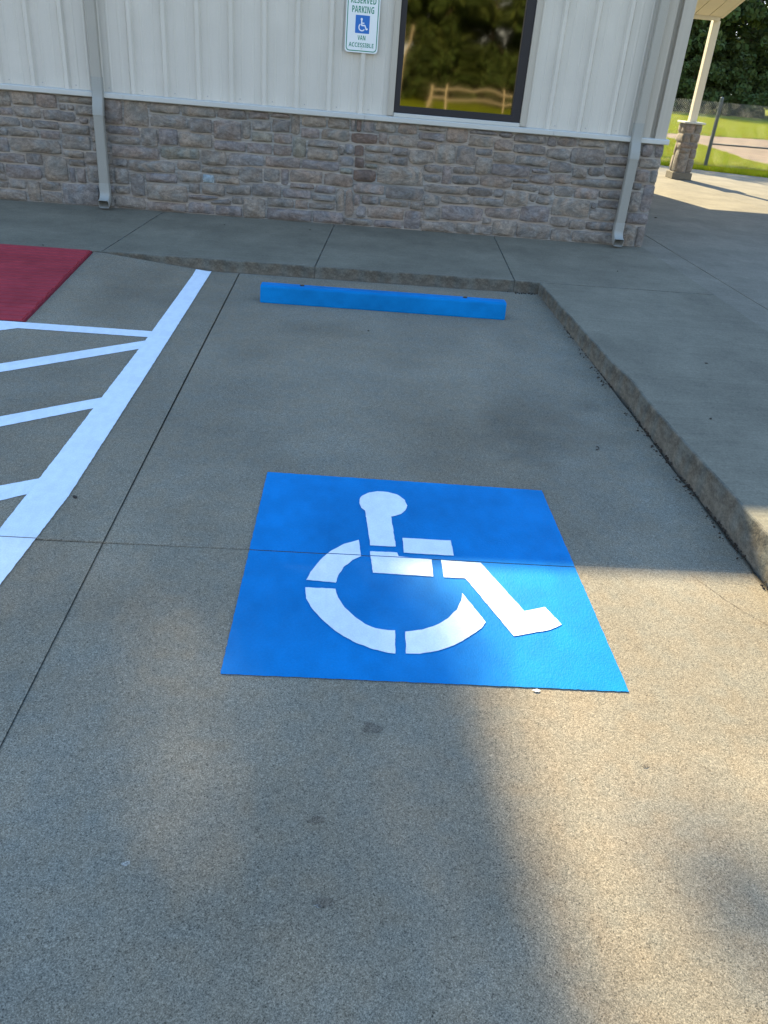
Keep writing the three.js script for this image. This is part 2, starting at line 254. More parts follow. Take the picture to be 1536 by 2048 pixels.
// ------------------------------------------------------------------ painted markings
function clipZ(pts, f, keep) {                              // keep the part of a polygon where keep * (z - f(x)) > 0
  const o = []; for (let i = 0; i < pts.length; i++) { const a = pts[i], b = pts[(i + 1) % pts.length], da = keep * (a[1] - f(a[0])), db = keep * (b[1] - f(b[0])); if (da >= 0) o.push(a); if (da * db < 0) { const t = da / (da - db); o.push([a[0] + (b[0] - a[0]) * t, a[1] + (b[1] - a[1]) * t]); } } return o;
}
let rough = 0;
function fray(pts, amp = 0.001, st = 0.012) {
  const o = []; rough++; pts.forEach((a, i) => { const b = pts[(i + 1) % pts.length], n = Math.max(1, Math.round(Math.hypot(b[0] - a[0], b[1] - a[1]) / st)); for (let k = 0; k < n; k++) { const t = k / n, w = (vn(o.length * 0.8, rough, 161) - 0.5) * 2 * amp, u = (vn(o.length * 0.8, rough, 163) - 0.5) * 2 * amp; o.push([a[0] + (b[0] - a[0]) * t + w, a[1] + (b[1] - a[1]) * t + u]); } }); return o;
}
function sheet(pts, off) {                                  // a thin coat lying on the lot
  const c = pts.map(([x, z]) => new THREE.Vector2(x, z)); let tri = THREE.ShapeUtils.triangulateShape(THREE.ShapeUtils.isClockWise(c) ? c.reverse() : c, []).map((t) => t.map((i) => [c[i].x, c[i].y]));
  for (let k = 0; k < 5; k++) { const n = []; for (const t of tri) { const l = [0, 1, 2].map((i) => Math.hypot(t[i][0] - t[(i + 1) % 3][0], t[i][1] - t[(i + 1) % 3][1])), m = l.indexOf(Math.max(...l)); if (l[m] > 0.35) { const a = t[m], b = t[(m + 1) % 3], q = t[(m + 2) % 3], h = [(a[0] + b[0]) / 2, (a[1] + b[1]) / 2]; n.push([a, h, q], [h, b, q]); } else n.push(t); } tri = n; }
  const P = [], UV = []; for (const t of tri) for (const [x, z] of [t[0], t[2], t[1]]) { P.push(x, Hgt(x, z) + off, z); UV.push(x, z); }
  const g = geo(P, null, UV); return g;
}
function coat(pts, off, amp) {                              // the coat breaks at the saw-cut joint
  const f = fray(pts, amp); return merge([clipZ(f, (x) => jointZ(x) - 0.0024, -1), clipZ(f, (x) => jointZ(x) + 0.0024, 1)].filter((q) => q.length > 2).map((q) => sheet(q, off)));
}
const mm = (l) => l.map(([x, z]) => [x / 1000, z / 1000]);
{
  const t = thing('accessible_parking_symbol', 'blue painted square with white wheelchair symbol on the stall floor', 'pavement marking', [0, 0, 0]);
  mesh('blue_square', coat([[-0.279, 5.415], [0.936, 5.453], [0.942, 6.729], [-0.299, 6.714]], 0.003, 0.0013), M.blue, t);
  const W = {
    head_and_torso: [[125, 5612], [136, 5589], [163, 5560], [201, 5543], [246, 5545], [287, 5565], [315, 5608], [323, 5654], [313, 5696], [293, 5726], [267, 5743], [251, 5750], [260, 5975], [162, 5974], [146, 5713], [130, 5693], [122, 5650]],
    arm_bar: [[289, 5910], [478, 5911], [479, 6019], [288, 6014]],
    seat_bar: [[160, 6015], [262, 6014], [266, 6040], [391, 6053], [388, 6163], [168, 6156]],
    leg_bar: [[427, 6053], [575, 6059], [688, 6346], [767, 6319], [805, 6414], [760, 6443], [627, 6485], [505, 6165], [426, 6164]],
  };
  const wheel = [[[118, 5939], [126, 6051], [95, 6080], [63, 6126], [46, 6172], [35, 6227], [-69, 6218], [-56, 6169], [-27, 6093], [10, 6028], [62, 5972]],
    [[-69, 6263], [34, 6263], [44, 6314], [68, 6367], [101, 6417], [136, 6452], [170, 6473], [210, 6481], [234, 6480], [229, 6595], [206, 6593], [151, 6575], [95, 6544], [38, 6495], [-9, 6434], [-47, 6370], [-64, 6326]],
    [[267, 6485], [321, 6471], [370, 6446], [415, 6406], [451, 6355], [473, 6299], [482, 6257], [543, 6417], [523, 6451], [475, 6499], [424, 6542], [364, 6575], [306, 6592], [263, 6593]]];
  for (const k in W) mesh(k, coat(mm(W[k]), 0.0055, 0.0012), M.white, t);
  for (const w of wheel) mesh('wheel_arc', coat(mm(w), 0.0055, 0.0012), M.white, t);
  const drop = []; for (let i = 0; i < 16; i++) { const a = i / 16 * 6.283, r = 0.006 + 0.005 * hash(i, 2, 5); drop.push([0.652 + Math.cos(a) * r * 1.5, 6.738 + Math.sin(a) * r * 0.7]); }
  mesh('paint_drip', sheet(drop, 0.0035), M.white, t);
}
const stripeGroup = 'white striped access aisle';
tag(mesh('stall_line', coat([[-1.151, 2.055], [-1.029, 2.055], [-1.033, 4.2], [-1.04, 5.7], [-1.08, 6.32], [-1.10, 8.5], [-1.245, 8.5], [-1.21, 6.0], [-1.2, 5.67], [-1.163, 3.87]], 0.0042, 0.0013), M.white), 'long wide white line between the stall and the striped aisle', 'pavement marking', stripeGroup);
tag(mesh('aisle_stripe', coat([[-3.4, 3.595], [-2.093, 3.597], [-1.12, 3.615], [-1.12, 3.731], [-1.945, 3.717], [-2.9, 4.46], [-2.97, 4.37], [-2.17, 3.715], [-3.4, 3.71]], 0.0028, 0.0013), M.white), 'thin white stripe along the lower edge of the red ramp', 'pavement marking', stripeGroup);
[[[-1.11, 3.752], [-1.11, 3.904], [-1.779, 4.442], [-2.95, 5.37], [-2.95, 5.22], [-1.825, 4.32]], [[-1.11, 4.647], [-1.11, 4.782], [-1.532, 5.107], [-2.95, 6.2], [-2.95, 6.06], [-1.573, 4.998]], [[-1.12, 5.531], [-1.12, 5.651], [-1.285, 5.772], [-2.95, 6.98], [-2.95, 6.85], [-1.329, 5.654]]].forEach((p, i) => {
  tag(mesh('aisle_stripe', coat(p, 0.0024, 0.0013), M.white), ['diagonal white aisle stripe nearest the building, just below the red ramp', 'middle diagonal white stripe of the aisle at the left edge', 'diagonal white aisle stripe nearest the camera, cut by the left edge'][i], 'pavement marking', stripeGroup);
});
{ // red ribbed ramp surface, each rib its own piece
  const t = thing('ramp_pad', 'dark red ribbed ramp surface between sidewalk and striped aisle', 'ramp pad', [0, 0, 0]);
  const P = [], UV = [], I = [], xs = [-6, -1.96], zs = lin(2.028, 3.582, 0.08);
  zs.forEach((z) => xs.forEach((x) => { P.push(x, Hgt(-3, z) + 0.001, z); UV.push(x, z); }));
  for (let j = 0; j < zs.length - 1; j++) { const a = j * 2; I.push(a, a + 2, a + 1, a + 1, a + 2, a + 3); }
  const n0 = zs.length; zs.forEach((z) => { P.push(-1.96, Hgt(-3, z) - 0.04, z); UV.push(-1.92, z); }); for (let j = 0; j < n0 - 1; j++) { const a = j * 2 + 1, b = n0 * 2 + j; I.push(a, a + 2, b, b, a + 2, b + 1); }
  mesh('pad_bed', geo(P, I, UV), M.red, t);
  for (let k = 0; k < 22; k++) {
    const zc = 2.068 + k * 0.0702, xe = -1.964 - rr(0, 0.01), P2 = [], U2 = [], I2 = [];
    for (const x of [-6, xe]) for (const [d, h] of [[-0.0315, 0], [-0.0235, 0.0095], [0.0235, 0.0095], [0.0315, 0]]) { const zz = zc + d; P2.push(x, Hgt(-3, zz) + 0.0012 + h, zz); U2.push(x, zz); }
    for (let i = 0; i < 3; i++) I2.push(i, i + 1, i + 4, i + 4, i + 1, i + 5); I2.push(4, 5, 7, 7, 5, 6);
    mesh('rib', geo(P2, I2, U2).toNonIndexed(), M.red, t).geometry.computeVertexNormals();
  }
}
{ // wheel stop
  const t = thing('wheel_stop', 'bright blue concrete wheel stop at the head of the stall', 'wheel stop', [0.3185, 0, 2.762]); t.rotation.y = -0.0169;
  const w = 0.889, y = G(2.84) , s = new THREE.Shape(); s.moveTo(0.070, 0); s.lineTo(0.072, 0.006); s.lineTo(0.056, 0.104); s.quadraticCurveTo(0.052, 0.118, 0.038, 0.122); s.lineTo(-0.038, 0.122); s.quadraticCurveTo(-0.052, 0.118, -0.056, 0.104); s.lineTo(-0.072, 0.006); s.lineTo(-0.070, 0); s.closePath();
  const g = new THREE.ExtrudeGeometry(s, { depth: 2 * w - 0.02, bevelEnabled: true, bevelThickness: 0.01, bevelSize: 0.008, bevelOffset: -0.008, bevelSegments: 2, curveSegments: 4, steps: 1 }); g.rotateY(Math.PI / 2); g.translate(-w + 0.01, y, 0);
  mesh('body', g, M.blue, t);
  for (const x of [-0.595, 0.59]) { const h = new THREE.CylinderGeometry(0.016, 0.016, 0.006, 12); h.translate(x, y + 0.1225, -0.012); mesh('anchor_pin', h, M.debris, t); }
}

let makeStone, makeBlock;
const STONES = [   // a tone and the outline on the wall, in millimetres
['t',-3506,831,-3405,840,-3326,840,-3248,840,-3176,843,-3174,888,-3177,932,-3188,971,-3257,972,-3326,971,-3396,972,-3465,971,-3514,938,-3514,882],
['t',-3160,862,-3109,860,-3056,859,-3004,861,-2958,864,-2955,901,-2952,939,-2963,971,-3010,971,-3056,971,-3102,971,-3149,971,-3160,939,-3160,900],
['r',-2934,859,-2876,853,-2809,853,-2748,857,-2748,897,-2748,936,-2756,971,-2814,971,-2871,971,-2929,971,-2938,937,-2941,896],
['t',-2734,909,-2642,909,-2550,910,-2457,909,-2366,910,-2345,944,-2399,972,-2474,972,-2550,971,-2625,972,-2700,972,-2734,944],
['p',-3479,755,-3378,763,-3311,763,-3243,763,-3170,761,-3171,796,-3170,830,-3246,827,-3311,828,-3376,827,-3443,828,-3485,796],
['g',-3149,759,-3094,756,-3031,757,-2965,754,-2906,757,-2907,803,-2915,846,-2973,846,-3031,848,-3093,848,-3156,849,-3154,803],
['d',-2887,750,-2816,751,-2747,744,-2667,744,-2595,747,-2585,791,-2603,834,-2675,834,-2747,839,-2825,838,-2893,834,-2893,791],
['g',-2733,847,-2712,846,-2691,846,-2673,848,-2673,873,-2673,897,-2691,899,-2711,896,-2731,897,-2734,873],
['g',-2659,847,-2638,846,-2615,846,-2595,849,-2594,873,-2595,897,-2616,897,-2636,897,-2657,897,-2659,873],
['t',-2585,812,-2517,813,-2452,814,-2387,813,-2324,814,-2325,856,-2324,897,-2389,897,-2452,896,-2518,899,-2582,898,-2581,856],
['g',-3448,671,-3376,664,-3271,661,-3179,670,-3113,676,-3111,713,-3125,747,-3198,747,-3271,750,-3350,750,-3429,750,-3463,713],
['g',-3101,667,-3064,669,-3029,667,-2997,669,-2994,706,-2997,743,-3030,743,-3064,743,-3097,743,-3100,706],
['d',-2980,670,-2925,669,-2868,670,-2811,669,-2754,669,-2747,704,-2757,737,-2814,737,-2868,738,-2929,741,-2980,738,-2983,704],
['g',-2731,645,-2663,645,-2597,645,-2531,645,-2466,646,-2469,689,-2469,731,-2541,726,-2597,731,-2662,731,-2729,732,-2734,689],
['r',-2550,742,-2529,739,-2504,741,-2481,742,-2475,771,-2480,800,-2504,800,-2528,800,-2552,800,-2569,771],
['g',-2456,692,-2411,690,-2365,690,-2323,694,-2312,726,-2322,764,-2322,801,-2366,800,-2410,800,-2454,801,-2458,766,-2455,729],
['g',-3448,585,-3396,585,-3344,583,-3293,585,-3243,586,-3243,611,-3244,636,-3270,648,-3344,651,-3424,651,-3472,643,-3481,611],
['t',-3229,587,-3162,585,-3089,586,-3017,585,-2952,587,-2949,621,-2958,654,-3025,653,-3089,654,-3163,658,-3232,657,-3226,621],
['p',-2935,587,-2876,585,-2811,585,-2751,587,-2757,622,-2752,657,-2813,657,-2872,654,-2932,656,-2935,622],
['b',-3472,441,-3418,439,-3360,438,-3301,439,-3243,439,-3246,484,-3246,528,-3251,569,-3305,570,-3360,569,-3416,572,-3497,586,-3508,535,-3505,478],
['t',-3232,461,-3136,450,-2995,460,-2854,450,-2753,460,-2754,499,-2760,537,-2771,573,-2883,572,-2995,573,-3106,572,-3219,573,-3232,538,-3232,499],
['g',-2743,509,-2672,510,-2604,510,-2533,507,-2472,512,-2472,553,-2469,594,-2475,633,-2540,632,-2604,632,-2669,632,-2738,635,-2738,594,-2744,551],
['g',-2455,593,-2405,591,-2352,591,-2305,594,-2304,637,-2304,680,-2355,677,-2404,681,-2450,677,-2458,637],
['g',-2458,510,-2400,511,-2343,511,-2289,512,-2286,546,-2291,579,-2345,579,-2398,579,-2449,578,-2458,546],
['r',-3574,343,-3439,348,-3330,349,-3212,345,-3114,349,-3114,388,-3114,428,-3204,435,-3330,425,-3432,426,-3574,433,-3581,388],
['d',-3101,343,-3048,343,-2994,343,-2943,343,-2943,379,-2943,413,-2945,447,-2996,447,-3046,447,-3097,447,-3103,414,-3100,378],
['t',-2720,435,-2669,429,-2604,432,-2544,433,-2541,465,-2544,497,-2605,497,-2665,497,-2727,498,-2740,465],
['g',-2531,395,-2471,393,-2408,394,-2348,396,-2286,395,-2289,430,-2289,464,-2289,498,-2345,500,-2408,497,-2467,497,-2526,498,-2531,465,-2531,430],
['p',-3304,212,-3224,210,-3140,211,-3057,210,-2980,213,-2958,249,-2961,293,-2980,330,-3057,332,-3140,333,-3224,332,-3304,331,-3307,292,-3307,251],
['t',-2932,214,-2876,213,-2819,213,-2763,213,-2711,218,-2712,287,-2712,356,-2713,422,-2758,437,-2819,437,-2880,437,-2929,425,-2929,356,-2945,282],
['g',-2697,360,-2646,360,-2592,358,-2546,361,-2538,390,-2550,417,-2594,419,-2646,419,-2696,419,-2695,390],
['p',-2698,208,-2680,207,-2662,210,-2645,215,-2646,258,-2646,300,-2645,343,-2662,344,-2679,344,-2696,345,-2698,302,-2698,256],
['r',-2632,211,-2602,211,-2573,211,-2543,211,-2544,256,-2544,301,-2545,344,-2573,344,-2601,344,-2630,344,-2632,302,-2632,256],
['g',-2530,222,-2474,216,-2408,222,-2347,222,-2286,222,-2283,276,-2283,331,-2291,381,-2350,380,-2408,381,-2467,380,-2525,381,-2531,330,-2531,276],
['d',-3542,246,-3506,225,-3418,255,-3367,255,-3320,257,-3321,296,-3320,336,-3366,338,-3418,335,-3466,335,-3515,336,-3550,296],
['g',-3448,183,-3406,181,-3357,178,-3312,181,-3318,212,-3315,242,-3360,242,-3405,242,-3451,243,-3484,212],
['g',-3296,113,-3244,111,-3188,111,-3137,114,-3138,156,-3137,198,-3190,198,-3242,198,-3295,198,-3298,156],
['g',-3527,112,-3473,111,-3415,112,-3358,111,-3309,113,-3309,141,-3311,168,-3363,168,-3415,170,-3513,191,-3547,175,-3553,141],
['g',-3562,6,-3455,7,-3350,7,-3244,7,-3138,6,-3138,53,-3145,99,-3248,98,-3350,98,-3451,98,-3589,107,-3599,53],
['t',-3122,9,-3082,7,-3041,7,-3002,10,-3002,72,-3002,133,-3003,194,-3041,198,-3082,198,-3123,198,-3125,135,-3125,70],
['g',-2987,121,-2924,120,-2860,120,-2798,121,-2799,160,-2798,198,-2859,200,-2925,200,-2986,198,-2989,160],
['g',-2986,7,-2924,6,-2860,6,-2798,7,-2799,40,-2799,74,-2798,107,-2861,107,-2923,107,-2986,107,-2990,75,-2987,40],
['b',-2784,6,-2697,6,-2610,6,-2523,6,-2436,6,-2435,70,-2426,136,-2433,199,-2517,203,-2610,197,-2694,195,-2785,199,-2785,134,-2782,70],
['p',-2411,135,-2365,135,-2320,135,-2276,137,-2279,173,-2279,208,-2321,208,-2365,211,-2404,207,-2413,173],
['g',-2419,8,-2378,6,-2335,6,-2292,6,-2288,45,-2288,86,-2294,122,-2336,122,-2377,122,-2419,122,-2425,86,-2422,45],
['r',-2308,763,-2256,760,-2201,760,-2147,762,-2148,834,-2145,907,-2152,972,-2203,972,-2254,972,-2305,972,-2314,908,-2311,833],
['t',-2135,761,-2077,760,-2018,760,-1960,760,-1903,762,-1902,833,-1905,905,-1909,972,-1964,971,-2018,972,-2073,971,-2128,972,-2131,905,-2134,834],
['t',-1891,891,-1823,889,-1748,889,-1672,889,-1606,891,-1607,934,-1624,972,-1686,972,-1748,971,-1809,972,-1871,972,-1892,934],
['g',-1889,770,-1795,772,-1707,771,-1599,759,-1533,772,-1529,807,-1532,843,-1550,873,-1623,876,-1707,876,-1791,876,-1875,876,-1888,843,-1888,807],
['t',-1589,886,-1515,882,-1430,882,-1346,882,-1266,884,-1268,931,-1290,972,-1360,972,-1430,971,-1500,972,-1570,972,-1594,931],
['d',-1520,747,-1465,748,-1412,747,-1358,748,-1305,748,-1308,790,-1305,831,-1310,870,-1361,869,-1412,869,-1462,869,-1513,870,-1520,831,-1520,789],
['p',-2293,672,-2218,672,-2143,673,-2067,672,-1995,673,-1994,711,-2004,747,-2074,746,-2143,749,-2211,746,-2281,747,-2299,711],
['g',-1985,590,-1933,588,-1880,588,-1829,590,-1830,643,-1830,695,-1829,749,-1880,752,-1932,746,-1983,746,-1986,696,-1984,643],
['g',-2291,592,-2219,591,-2143,592,-2064,590,-1998,593,-1994,627,-2010,657,-2071,660,-2143,660,-2215,660,-2276,657,-2291,627],
['p',-1817,616,-1756,616,-1696,616,-1638,618,-1638,665,-1638,711,-1638,758,-1697,758,-1754,755,-1816,759,-1816,712,-1816,664],
['t',-1624,617,-1546,616,-1464,615,-1377,612,-1308,619,-1308,657,-1308,695,-1308,734,-1385,734,-1464,734,-1559,747,-1624,735,-1621,696,-1624,657],
['r',-2275,475,-2163,474,-2046,471,-1922,471,-1815,475,-1820,510,-1820,544,-1821,577,-1936,576,-2046,578,-2162,578,-2269,577,-2272,544,-2275,510],
['e',-1807,502,-1746,484,-1619,502,-1527,503,-1439,504,-1433,536,-1433,570,-1438,603,-1528,603,-1619,602,-1709,603,-1800,603,-1807,571,-1807,536],
['t',-1417,469,-1361,465,-1298,465,-1235,465,-1178,469,-1170,509,-1170,554,-1180,594,-1239,593,-1298,593,-1363,600,-1417,594,-1420,553,-1417,511],
['d',-2278,387,-2228,388,-2179,388,-2134,390,-2135,427,-2138,461,-2181,462,-2226,462,-2269,461,-2275,427],
['g',-2120,368,-2050,352,-1901,366,-1787,366,-1677,367,-1673,413,-1674,460,-1758,472,-1901,461,-2011,459,-2123,459,-2122,413],
['g',-1657,408,-1609,399,-1536,403,-1464,400,-1428,413,-1428,451,-1430,489,-1483,489,-1536,489,-1590,489,-1643,489,-1658,451],
['t',-1423,391,-1331,390,-1232,391,-1133,390,-1050,393,-1050,422,-1050,451,-1106,462,-1232,453,-1329,453,-1414,451,-1417,422],
['g',-2269,228,-2223,226,-2175,226,-2130,229,-2130,279,-2127,330,-2136,373,-2178,374,-2220,374,-2263,374,-2269,330,-2269,279],
['d',-2113,126,-2069,126,-2024,126,-1980,126,-1982,192,-1979,256,-1980,321,-2020,338,-2072,336,-2115,323,-2114,256,-2116,190],
['p',-1969,269,-1894,267,-1812,268,-1729,267,-1659,270,-1656,312,-1662,353,-1733,355,-1812,353,-1888,354,-1964,354,-1966,312],
['g',-1642,301,-1610,286,-1533,298,-1474,298,-1428,303,-1425,340,-1425,379,-1469,386,-1533,386,-1600,388,-1658,385,-1646,340],
['c',-1410,300,-1371,300,-1332,300,-1296,302,-1296,341,-1298,377,-1334,378,-1368,374,-1405,377,-1411,341],
['t',-1282,312,-1233,306,-1165,309,-1102,309,-1044,310,-1050,346,-1058,378,-1111,378,-1165,377,-1219,378,-1272,378,-1282,346],
['g',-2266,142,-2228,133,-2174,135,-2132,141,-2130,175,-2130,211,-2178,209,-2224,211,-2266,208,-2269,175],
['t',-1969,99,-1867,100,-1765,100,-1664,100,-1562,99,-1566,153,-1566,204,-1566,256,-1671,252,-1765,254,-1863,255,-1962,255,-1969,205,-1966,152],
['g',-1549,200,-1515,192,-1472,192,-1437,199,-1442,241,-1440,281,-1474,284,-1513,284,-1552,285,-1549,241],
['t',-1426,202,-1381,193,-1311,193,-1221,177,-1191,200,-1194,245,-1198,288,-1247,293,-1311,287,-1368,288,-1426,288,-1423,245],
['p',-1553,151,-1528,144,-1410,126,-1334,150,-1298,153,-1265,161,-1256,173,-1293,179,-1410,179,-1516,177,-1550,172,-1553,161],
['g',-2269,6,-2197,7,-2125,7,-2053,7,-1983,7,-1986,44,-1983,81,-1994,114,-2060,113,-2125,119,-2201,122,-2271,120,-2275,82,-2275,43],
['r',-1969,6,-1872,6,-1775,7,-1678,6,-1581,6,-1581,47,-1581,87,-1678,87,-1775,86,-1873,88,-1969,87,-1969,47],
['p',-1566,6,-1501,7,-1436,7,-1371,7,-1307,7,-1310,47,-1307,88,-1350,101,-1436,113,-1534,109,-1562,87,-1568,47],
['d',-1257,894,-1204,883,-1114,885,-1032,888,-971,894,-975,936,-993,972,-1054,972,-1114,971,-1174,972,-1236,972,-1256,936],
['r',-961,907,-910,907,-859,907,-807,907,-759,908,-755,942,-775,972,-817,971,-859,971,-900,971,-942,972,-961,942],
['r',-746,932,-686,931,-622,931,-566,933,-567,955,-588,972,-632,972,-676,972,-720,972,-746,955],
['r',-1294,707,-1228,705,-1160,706,-1092,705,-1025,706,-1029,759,-1029,810,-1029,861,-1085,872,-1160,870,-1235,872,-1294,862,-1291,810,-1294,759],
['t',-1017,738,-993,721,-960,724,-939,742,-939,787,-935,833,-936,881,-962,887,-990,881,-1018,881,-1016,832,-1016,786],
['g',-919,810,-864,807,-804,811,-746,810,-744,852,-747,894,-804,894,-861,894,-918,894,-923,852],
['d',-733,808,-675,810,-621,813,-566,812,-567,847,-564,883,-567,917,-620,918,-674,918,-727,917,-733,884,-733,846],
['t',-552,811,-524,802,-492,796,-467,815,-466,867,-467,922,-469,971,-495,972,-522,972,-548,971,-556,926,-550,868],
['t',-455,883,-403,877,-334,876,-266,878,-216,884,-216,931,-231,972,-283,971,-334,971,-385,971,-437,972,-451,931],
['e',-932,708,-879,709,-828,712,-777,709,-728,710,-731,754,-734,795,-781,794,-828,795,-875,794,-922,795,-925,754],
['r',-715,711,-659,709,-598,709,-543,712,-540,754,-542,798,-600,798,-656,795,-715,798,-719,754],
['p',-457,781,-397,780,-334,778,-276,781,-276,822,-276,864,-336,864,-398,866,-456,864,-455,822],
['p',-1292,606,-1215,607,-1139,606,-1062,607,-987,607,-987,651,-987,695,-1065,694,-1139,696,-1211,693,-1283,693,-1294,651],
['p',-973,604,-912,604,-851,603,-790,604,-731,605,-732,651,-733,696,-792,696,-851,695,-910,696,-973,697,-973,651],
['r',-719,601,-660,600,-599,600,-543,603,-540,650,-544,696,-601,695,-658,695,-719,698,-719,650],
['e',-530,602,-486,604,-444,601,-404,605,-401,658,-405,713,-404,767,-445,767,-490,783,-527,767,-533,716,-529,658],
['b',-1156,483,-1081,475,-978,487,-894,487,-813,488,-813,522,-810,557,-812,591,-895,591,-978,594,-1064,593,-1143,591,-1159,558,-1156,521],
['r',-796,497,-719,493,-625,495,-536,496,-456,498,-453,544,-456,589,-543,588,-625,587,-703,586,-796,590,-796,544],
['g',-1036,341,-996,324,-929,340,-874,339,-819,340,-824,386,-824,430,-825,473,-877,473,-929,476,-981,473,-1035,474,-1034,430,-1040,385],
['g',-811,360,-762,351,-701,349,-658,364,-657,401,-657,440,-659,476,-707,479,-758,479,-809,479,-811,441,-811,400],
['p',-643,343,-618,334,-588,331,-566,346,-567,392,-567,436,-566,481,-591,482,-616,482,-642,482,-643,437,-640,392],
['o',-551,375,-471,375,-391,376,-308,373,-234,376,-236,413,-233,449,-231,486,-309,487,-391,485,-467,483,-542,483,-553,449,-553,412],
['g',-1183,212,-1124,211,-1060,210,-992,207,-935,211,-939,256,-938,299,-978,314,-1060,296,-1118,297,-1175,297,-1183,256],
['d',-925,221,-863,213,-781,219,-708,220,-638,221,-638,257,-638,293,-641,328,-700,336,-781,338,-850,327,-918,327,-925,293,-925,257],
['r',-553,315,-492,315,-431,316,-370,315,-312,316,-311,340,-315,363,-380,360,-431,359,-481,359,-547,363,-553,340],
['p',-622,221,-555,219,-481,220,-408,219,-341,221,-338,262,-341,303,-411,303,-481,302,-552,303,-626,304,-626,262],
['d',-1336,109,-1263,111,-1199,111,-1136,111,-1136,128,-1137,145,-1157,168,-1264,146,-1302,141,-1339,128],
['g',-1122,124,-1089,121,-1052,118,-1026,128,-1025,162,-1025,198,-1057,195,-1087,198,-1118,198,-1136,162],
['t',-1015,6,-959,7,-904,7,-848,7,-792,6,-794,68,-794,127,-794,187,-843,197,-904,197,-962,193,-1013,187,-1013,127,-1016,67],
['g',-775,125,-709,126,-644,124,-576,123,-512,124,-509,166,-515,206,-579,206,-644,206,-710,206,-776,207,-781,166],
['o',-498,123,-454,123,-411,123,-368,123,-372,166,-371,205,-412,207,-454,207,-495,206,-496,166],
['p',-1293,6,-1226,6,-1160,7,-1093,6,-1028,7,-1029,53,-1030,99,-1086,105,-1160,99,-1225,99,-1290,99,-1294,53],
['p',-778,7,-666,6,-554,7,-442,6,-330,7,-330,42,-330,77,-332,111,-444,111,-554,110,-664,111,-774,111,-778,77,-778,42],
['g',-391,705,-323,702,-241,702,-159,702,-93,705,-78,736,-103,765,-172,765,-241,764,-309,765,-378,765,-391,736],
['t',-392,597,-320,594,-241,595,-161,594,-91,597,-84,645,-98,690,-170,689,-241,689,-311,689,-383,690,-391,645],
['p',-442,505,-358,501,-255,501,-131,492,-71,506,-69,545,-78,582,-168,582,-255,584,-342,582,-439,584,-439,545],
['t',-262,777,-191,777,-120,778,-31,765,16,780,15,825,12,870,-54,870,-120,870,-185,870,-251,870,-259,825],
['p',-313,289,-261,285,-197,286,-134,285,-99,295,-98,326,-101,357,-149,357,-197,356,-247,358,-298,358,-301,326],
['g',-331,215,-290,207,-211,207,-132,207,-99,217,-99,241,-102,264,-144,269,-211,270,-280,270,-328,266,-328,241],
['g',-358,138,-305,132,-225,130,-144,132,-98,139,-99,164,-98,188,-146,195,-225,195,-304,195,-358,190,-358,164],
['p',-314,6,-237,6,-160,6,-83,6,-6,6,-5,42,-5,78,-16,111,-87,111,-160,119,-244,119,-319,116,-316,78,-316,42],
['o',-221,370,-150,369,-79,361,10,357,66,369,73,420,57,468,-7,470,-79,476,-164,480,-218,469,-221,420],
['t',-202,885,-152,882,-96,882,-40,882,10,885,7,931,-4,971,-50,971,-96,971,-142,971,-188,971,-202,931],
['r',24,873,37,870,52,867,60,886,61,912,63,941,60,966,51,971,39,971,27,971,23,944,23,908],
['m',76,881,89,867,110,867,124,878,124,909,124,940,124,971,107,971,91,971,76,969,76,939,74,909],
['p',136,879,169,871,211,871,251,873,246,911,246,944,240,972,206,971,174,971,141,972,137,943,137,912],
['t',259,890,312,891,361,892,423,880,459,892,462,934,448,971,405,972,361,971,318,972,274,971,259,934],
['o',473,892,526,880,607,880,666,890,663,934,649,972,594,972,539,972,484,972,476,934],
['m',29,776,76,766,158,766,237,768,285,777,285,815,285,853,229,857,158,857,91,855,32,853,29,815],
['r',298,779,323,772,355,772,378,782,382,811,378,844,381,879,353,878,326,875,297,879,299,844,299,813],
['t',392,775,461,774,530,772,608,769,666,775,667,818,672,864,606,867,530,866,454,867,395,861,392,818],
['t',677,932,731,927,811,927,890,927,937,933,936,955,907,972,858,972,811,971,764,972,714,972,677,955],
['p',686,849,743,845,816,844,911,834,939,850,936,880,939,909,883,912,816,914,746,913,682,911,680,880],
['r',680,774,727,765,805,763,849,774,849,800,857,828,798,830,732,830,683,825,679,800],
['b',-19,675,1,660,39,660,57,677,58,709,57,742,36,752,2,756,-30,752,-19,709],
['g',-79,657,-64,652,-44,654,-26,655,-32,688,-33,713,-42,729,-66,732,-79,719,-79,688],
['m',65,652,100,655,131,655,159,658,163,700,157,741,134,753,97,753,70,744,71,700],
['t',172,710,205,699,297,697,390,699,420,710,423,732,418,753,374,759,297,755,226,757,166,755,173,732],
['d',431,688,487,687,544,687,594,691,594,726,594,761,542,761,490,760,437,761,433,726],
['t',175,607,235,608,291,607,360,600,403,608,405,643,406,680,360,687,291,689,228,684,172,681,172,643],
['d',413,605,472,601,544,597,606,603,600,641,593,675,535,674,478,674,416,677,416,641],
['t',608,646,639,621,732,618,803,639,855,646,849,695,847,741,802,751,732,753,664,750,608,745,607,695],
['b',-61,561,-21,555,30,553,66,563,66,597,66,632,32,644,-23,642,-68,637,-70,597],
['m',77,553,105,547,140,544,172,549,169,597,162,636,137,641,107,641,77,641,80,597],
['e',-62,484,-20,484,21,483,57,486,58,510,64,537,23,539,-23,539,-58,535,-58,510],
['e',181,560,211,549,277,549,301,561,300,578,301,595,261,593,227,593,191,594,178,578],
['m',71,436,108,421,182,423,256,421,292,437,298,482,293,528,248,536,182,536,123,530,73,526,71,482],
['t',304,428,406,417,538,421,665,421,776,426,763,482,763,533,759,583,686,608,538,585,424,585,317,583,301,534,310,482],
['d',776,568,817,556,892,556,940,566,939,596,937,625,889,633,826,626,766,628,763,596],
